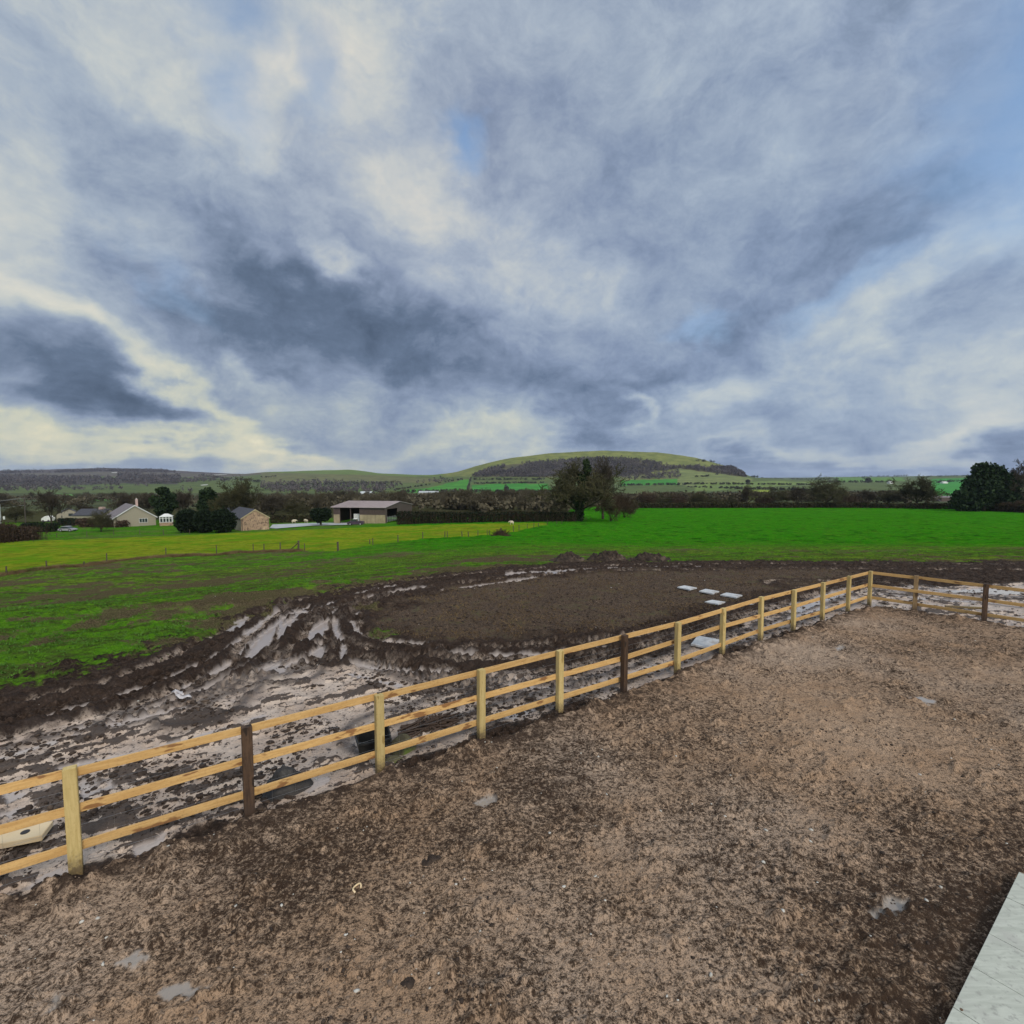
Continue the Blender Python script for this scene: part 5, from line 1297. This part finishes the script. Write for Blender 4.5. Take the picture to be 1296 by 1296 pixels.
t = stick('timber_offcut', p+Vector((-.55,.22,0)), p+Vector((.42,-.25,.05)), .13, .06, M['post'], None); tag(t, 'short pale timber offcut in the mud behind the right hand rails', 'timber offcut')
p = G(1160, 789); 
# white plastic scrap
M['plastic'] = simple('dirty_white_plastic', (.50,.46,.46), (.66,.62,.62), 6, .4)
p = G(229, 886); p.z = float(gz(p.x, p.y)[0])+.03
t = thing('plastic_scrap', 'torn dirty white plastic scrap in the churned mud on the left', 'plastic scrap', p, R(-35))
mb = MB(); vs = []; 
for i in range(9):
    for j in range(4): vs.append((-.28+.07*i, -.07+.045*j+.03*math.sin(i), .02+.03*math.sin(i*1.7+j)))
mb.add(vs, [(i*4+j, (i+1)*4+j, (i+1)*4+j+1, i*4+j+1) for i in range(8) for j in range(3)]); o = mb.build('film', M['plastic'], t, True)
so_ = o.modifiers.new('Solidify', 'SOLIDIFY'); so_.thickness = .006
MB().tube((-.3,.02,.03), (.1,.0,.05), .02, n=8).build('tube', M['plastic'], t)
# small ring of bent wire / broken pipe on the enclosure
p = G(452, 1132); p.z = float(gz(p.x, p.y)[0])+.01
mb = MB(); last = None
for i in range(11):
    a = i/11*5.2; q = Vector((math.cos(a)*.04, math.sin(a)*.06, .012+.01*math.sin(a*2)))
    if last is not None: mb.tube(last, q, .009, n=6)
    last = q
o = mb.build('broken_ring', M['cream'], None); tag(o, 'small pale broken plastic ring lying on the enclosure floor', 'plastic ring', loc=p)

# ------------------------------------------------------------------ patio at the bottom right
m, g_, b_ = new_mat('pale_porcelain_paving'); t_ = g_.n.new('ShaderNodeTexCoord').outputs['Object']
n_ = g_.noise(g_.mapping(t_, scale=(2.2, 14, 1)), 1.5, 6, .6, .8); n2_ = g_.noise(t_, 3, 5, .6); n3_ = g_.noise(t_, 14, 5, .6)
c_ = g_.mix(g_.ss(n_, .3, .7), (.40,.415,.355), (.51,.525,.455)); c_ = g_.mix(g_.ss(n2_, .5, .7), c_, (.43,.43,.38)); c_ = g_.mix(g_.m('MULTIPLY', g_.ss(n3_, .53, .66), .6), c_, (.25,.245,.22))
g_.l.new(c_, b_.inputs['Base Color']); b_.inputs['Roughness'].default_value = .55; bump(g_, b_, n_, .15, .003); M['paving'] = m
zt = .16
def onz(px, py, z):
    d = ray(px, py); t = (z-EYE)/d.z; return Vector((d.x*t, d.y*t, z))
c0 = onz(1289.5, 1103, zt); c1 = onz(1194, 1298, zt); e = (c1-c0); Le = e.length; e.normalize(); nrm = Vector((-e.y, e.x, 0)); 
if nrm.x < 0: nrm = -nrm
joints = [onz(1275, 1136, zt), onz(1253, 1182, zt), onz(1232, 1224, zt), onz(1207, 1275, zt)]
ts = [0]+[(j-c0).dot(e) for j in joints]; step = (ts[-1]-ts[1])/3
while ts[-1] < 12: ts.append(ts[-1]+step)
mb = MB(); rotm = Matrix((nrm, -e, Vector((0,0,1)))).transposed()
for a_, b2 in zip(ts[:-1], ts[1:]):
    for k_ in range(4):
        u0 = k_*.9; cc = e*((a_+b2)/2)+nrm*(u0+.45)
        mb.box(cc+Vector((0,0,-.012+random.uniform(-.001,.001))), (.896, b2-a_-.005, .024), rot=rotm, bev=.002)
pv = mb.build('patio_paving', M['paving'], None); pv.location = c0; pv['kind'] = 'structure'
mb = MB(); mb.box(e*6+nrm*1.8+Vector((0,0,-.15)), (3.57, 12-.03, .245), rot=rotm); o = mb.build('patio_base', M['heap'], None); o.location = c0; o['kind'] = 'structure'

# ------------------------------------------------------------------ clods, stones, grass tufts (stuff)
ICO = None
def ico():
    import bmesh
    bm = bmesh.new(); bmesh.ops.create_icosphere(bm, subdivisions=1, radius=1); v = np.array([tuple(x.co) for x in bm.verts]); bm.faces.ensure_lookup_table(); f = np.array([[q.index for q in x.verts] for x in bm.faces]); bm.free(); return v, f
IV, IF = ico()
def scatter_lumps(name, label, cat, X, Y, size, flat, mat, sink=.2):
    N = len(X); fl_ = ground_fields(X, Y); Z = fl_['z']
    a = rng.random(N)*6.28; sx = size*(.7+.8*rng.random(N)); sy = size*(.6+.5*rng.random(N)); sz = size*flat*(.6+.7*rng.random(N))
    V = IV[None]*(1+.35*(rng.random((N, len(IV), 1))-.5)*2)
    x = V[:, :, 0]*sx[:, None]; y = V[:, :, 1]*sy[:, None]; z = V[:, :, 2]*sz[:, None]
    W_ = np.stack([x*np.cos(a)[:, None]-y*np.sin(a)[:, None]+X[:, None], x*np.sin(a)[:, None]+y*np.cos(a)[:, None]+Y[:, None], z+Z[:, None]+(sz*(1-sink*2))[:, None]*.4], -1).reshape(-1, 3)
    Fc = (IF[None]+np.arange(N)[:, None, None]*len(IV)).reshape(-1, 3)
    o = mesh_np(name, W_, Fc, mat, False); tag(o, label, cat); o['kind'] = 'stuff'; return o
def pick(n, test, r0=3.5, r1=30, power=1.3):
    r = r0*(r1/r0)**(rng.random(n)**(1/power)); a = rng.uniform(-R(50), R(50), n); X = r*np.sin(a); Y = r*np.cos(a)
    m = test(X, Y); return X[m], Y[m]
M['clod'] = simple('wet_dark_clods', (.022,.014,.010), (.055,.037,.027), 14, .75, third=(.09,.063,.046))
M['clod2'] = simple('sandy_clods', (.14,.095,.066), (.27,.195,.14), 14, .9)
arr = np.array(arena); A_in = lambda X, Y: inside(X, Y, arr)
cl = lambda X, Y, s: fbm(X, Y, .8, 3, s)
X, Y = pick(15000, lambda X, Y: A_in(X, Y) & (rng.random(X.shape) < sstep(cl(X, Y, 21)*.6+fbm(X, Y, 3.2, 3, 31)*.4, .46, .66)))
scatter_lumps('mud_clods', 'small dark clods trodden into the enclosure floor', 'mud clods', X, Y, .006+.020*rng.random(len(X))**3, .6, M['clod'])
X, Y = pick(12000, A_in)
scatter_lumps('sandy_crumbs', 'sandy crumbs scattered over the enclosure floor', 'soil crumbs', X, Y, .006+.018*rng.random(len(X))**2.5, .6, M['clod2'])
sl_a = np.array(slurry); ti_a = np.array(tilled)
X, Y = pick(70000, lambda X, Y: inside(X, Y, sl_a) & ~A_in(X, Y) & (rng.random(X.shape) < sstep(cl(X, Y, 51), .42, .60)), 6, 45, 1.)
scatter_lumps('slurry_clods', 'dark clods lying in the pale slurry behind the fence', 'mud clods', X, Y, .012+.055*rng.random(len(X))**4, .5, M['clod'])
X, Y = pick(26000, lambda X, Y: inside(X, Y, ti_a), 10, 36, 1.)
scatter_lumps('soil_crumbs', 'brown crumbs of turned soil inside the ring of wheel tracks', 'soil', X, Y, .012+.04*rng.random(len(X))**2.5, .6, M['clod'])
M['pstone'] = simple('pale_stones', (.42,.40,.36), (.6,.58,.53), 5, .8)
X, Y = pick(520, lambda X, Y: (Y > 3) & (np.hypot(X, Y) < 40), 4, 40, 1.)
scatter_lumps('pale_stones', 'small pale stones and flints dotted over the mud', 'stones', X, Y, .005+.018*rng.random(len(X))**2, .6, M['pstone'])
# grass tufts
def tufts(name, label, X, Y, h, mat, blades=5, w_=.012, lean=.5):
    Z = ground_fields(X, Y)['z']; N = len(X); Vv = []
    b0 = np.stack([X, Y, Z-.01], 1)[:, None, :]+np.concatenate([rng.normal(size=(N, blades, 2))*h[:, None, None]*.35, np.zeros((N, blades, 1))], 2)
    ang = rng.random((N, blades, 1))*6.28; side = np.concatenate([np.cos(ang), np.sin(ang), ang*0], 2)*(w_*(.6+.8*rng.random((N, blades, 1))))*(1+h[:, None, None]*4)
    tip = b0+np.concatenate([rng.normal(size=(N, blades, 2))*lean*h[:, None, None], h[:, None, None]*(.5+.8*rng.random((N, blades, 1)))], 2)
    V = np.stack([b0-side, b0+side, tip], 2).reshape(-1, 3); o = mesh_np(name, V, np.arange(len(V)).reshape(-1, 3), mat, False)
    tag(o, label, 'grass'); o['kind'] = 'stuff'; return o
M['gblade'] = simple('green_grass_blades', (.045,.12,.014), (.10,.22,.028), .6, .8, third=(.14,.155,.05), spec=.2)
M['gdry'] = simple('brown_rank_grass', (.13,.085,.045), (.24,.17,.09), .6, .9, third=(.09,.10,.03), spec=.1)
ga = np.array(grass)
def gok(X, Y):
    f = ground_fields(X, Y); return inside(X, Y, ga) & (f['churn'] < .45) & (f['gr'] > .5) & (rng.random(X.shape) < .12+.88*sstep(fbm(X, Y, 1.1, 4, 88), .44, .62))
X, Y = pick(70000, gok, 14, 75, 1.)
tufts('grass_tufts', 'tussocks of green grass in the nearer part of the field', X, Y, .035+.055*rng.random(len(X)), M['gblade'])
# brown rank grass below the wire fence
t_ = rng.random(9000)*8.99; i_ = t_.astype(int); f_ = (t_-i_)[:, None]; bpts = yel_front[i_]*(1-f_)+yel_front[i_+1]*f_+rng.normal(size=(9000, 2))*.32
tufts('rank_grass', 'brown rank grass growing along the foot of the wire fence on the left', bpts[:, 0], bpts[:, 1], .12+.22*rng.random(9000), M['gdry'], 5, .012)
# weeds: sparse sprigs on the tilled soil
X, Y = pick(46000, lambda X, Y: inside(X, Y, ti_a) & (fbm(X, Y, 1.1, 3, 99) > .44), 10, 36, 1.)
tufts('soil_weeds', 'sparse green weeds and stubble on the turned soil', X, Y, .03+.04*rng.random(len(X)), M['gdry'], 4, .008)

# ------------------------------------------------------------------ haze
hz = MB().box((0, 4000, 90), (17000, 17000, 250)).build('haze', None, None); hz.data.materials.clear()
hz['kind'] = 'stuff'; hz['label'] = 'thin pale winter haze over the valley'; hz['category'] = 'haze'
m = bpy.data.materials.new('thin_air'); m.use_nodes = True; nt = m.node_tree; nt.nodes.clear()
vp = nt.nodes.new('ShaderNodeVolumePrincipled'); vp.inputs['Density'].default_value = .00005; vp.inputs['Color'].default_value = (.62,.72,.95,1); vp.inputs['Anisotropy'].default_value = 0
oo = nt.nodes.new('ShaderNodeOutputMaterial'); nt.links.new(vp.outputs[0], oo.inputs['Volume']); hz.data.materials.append(m)
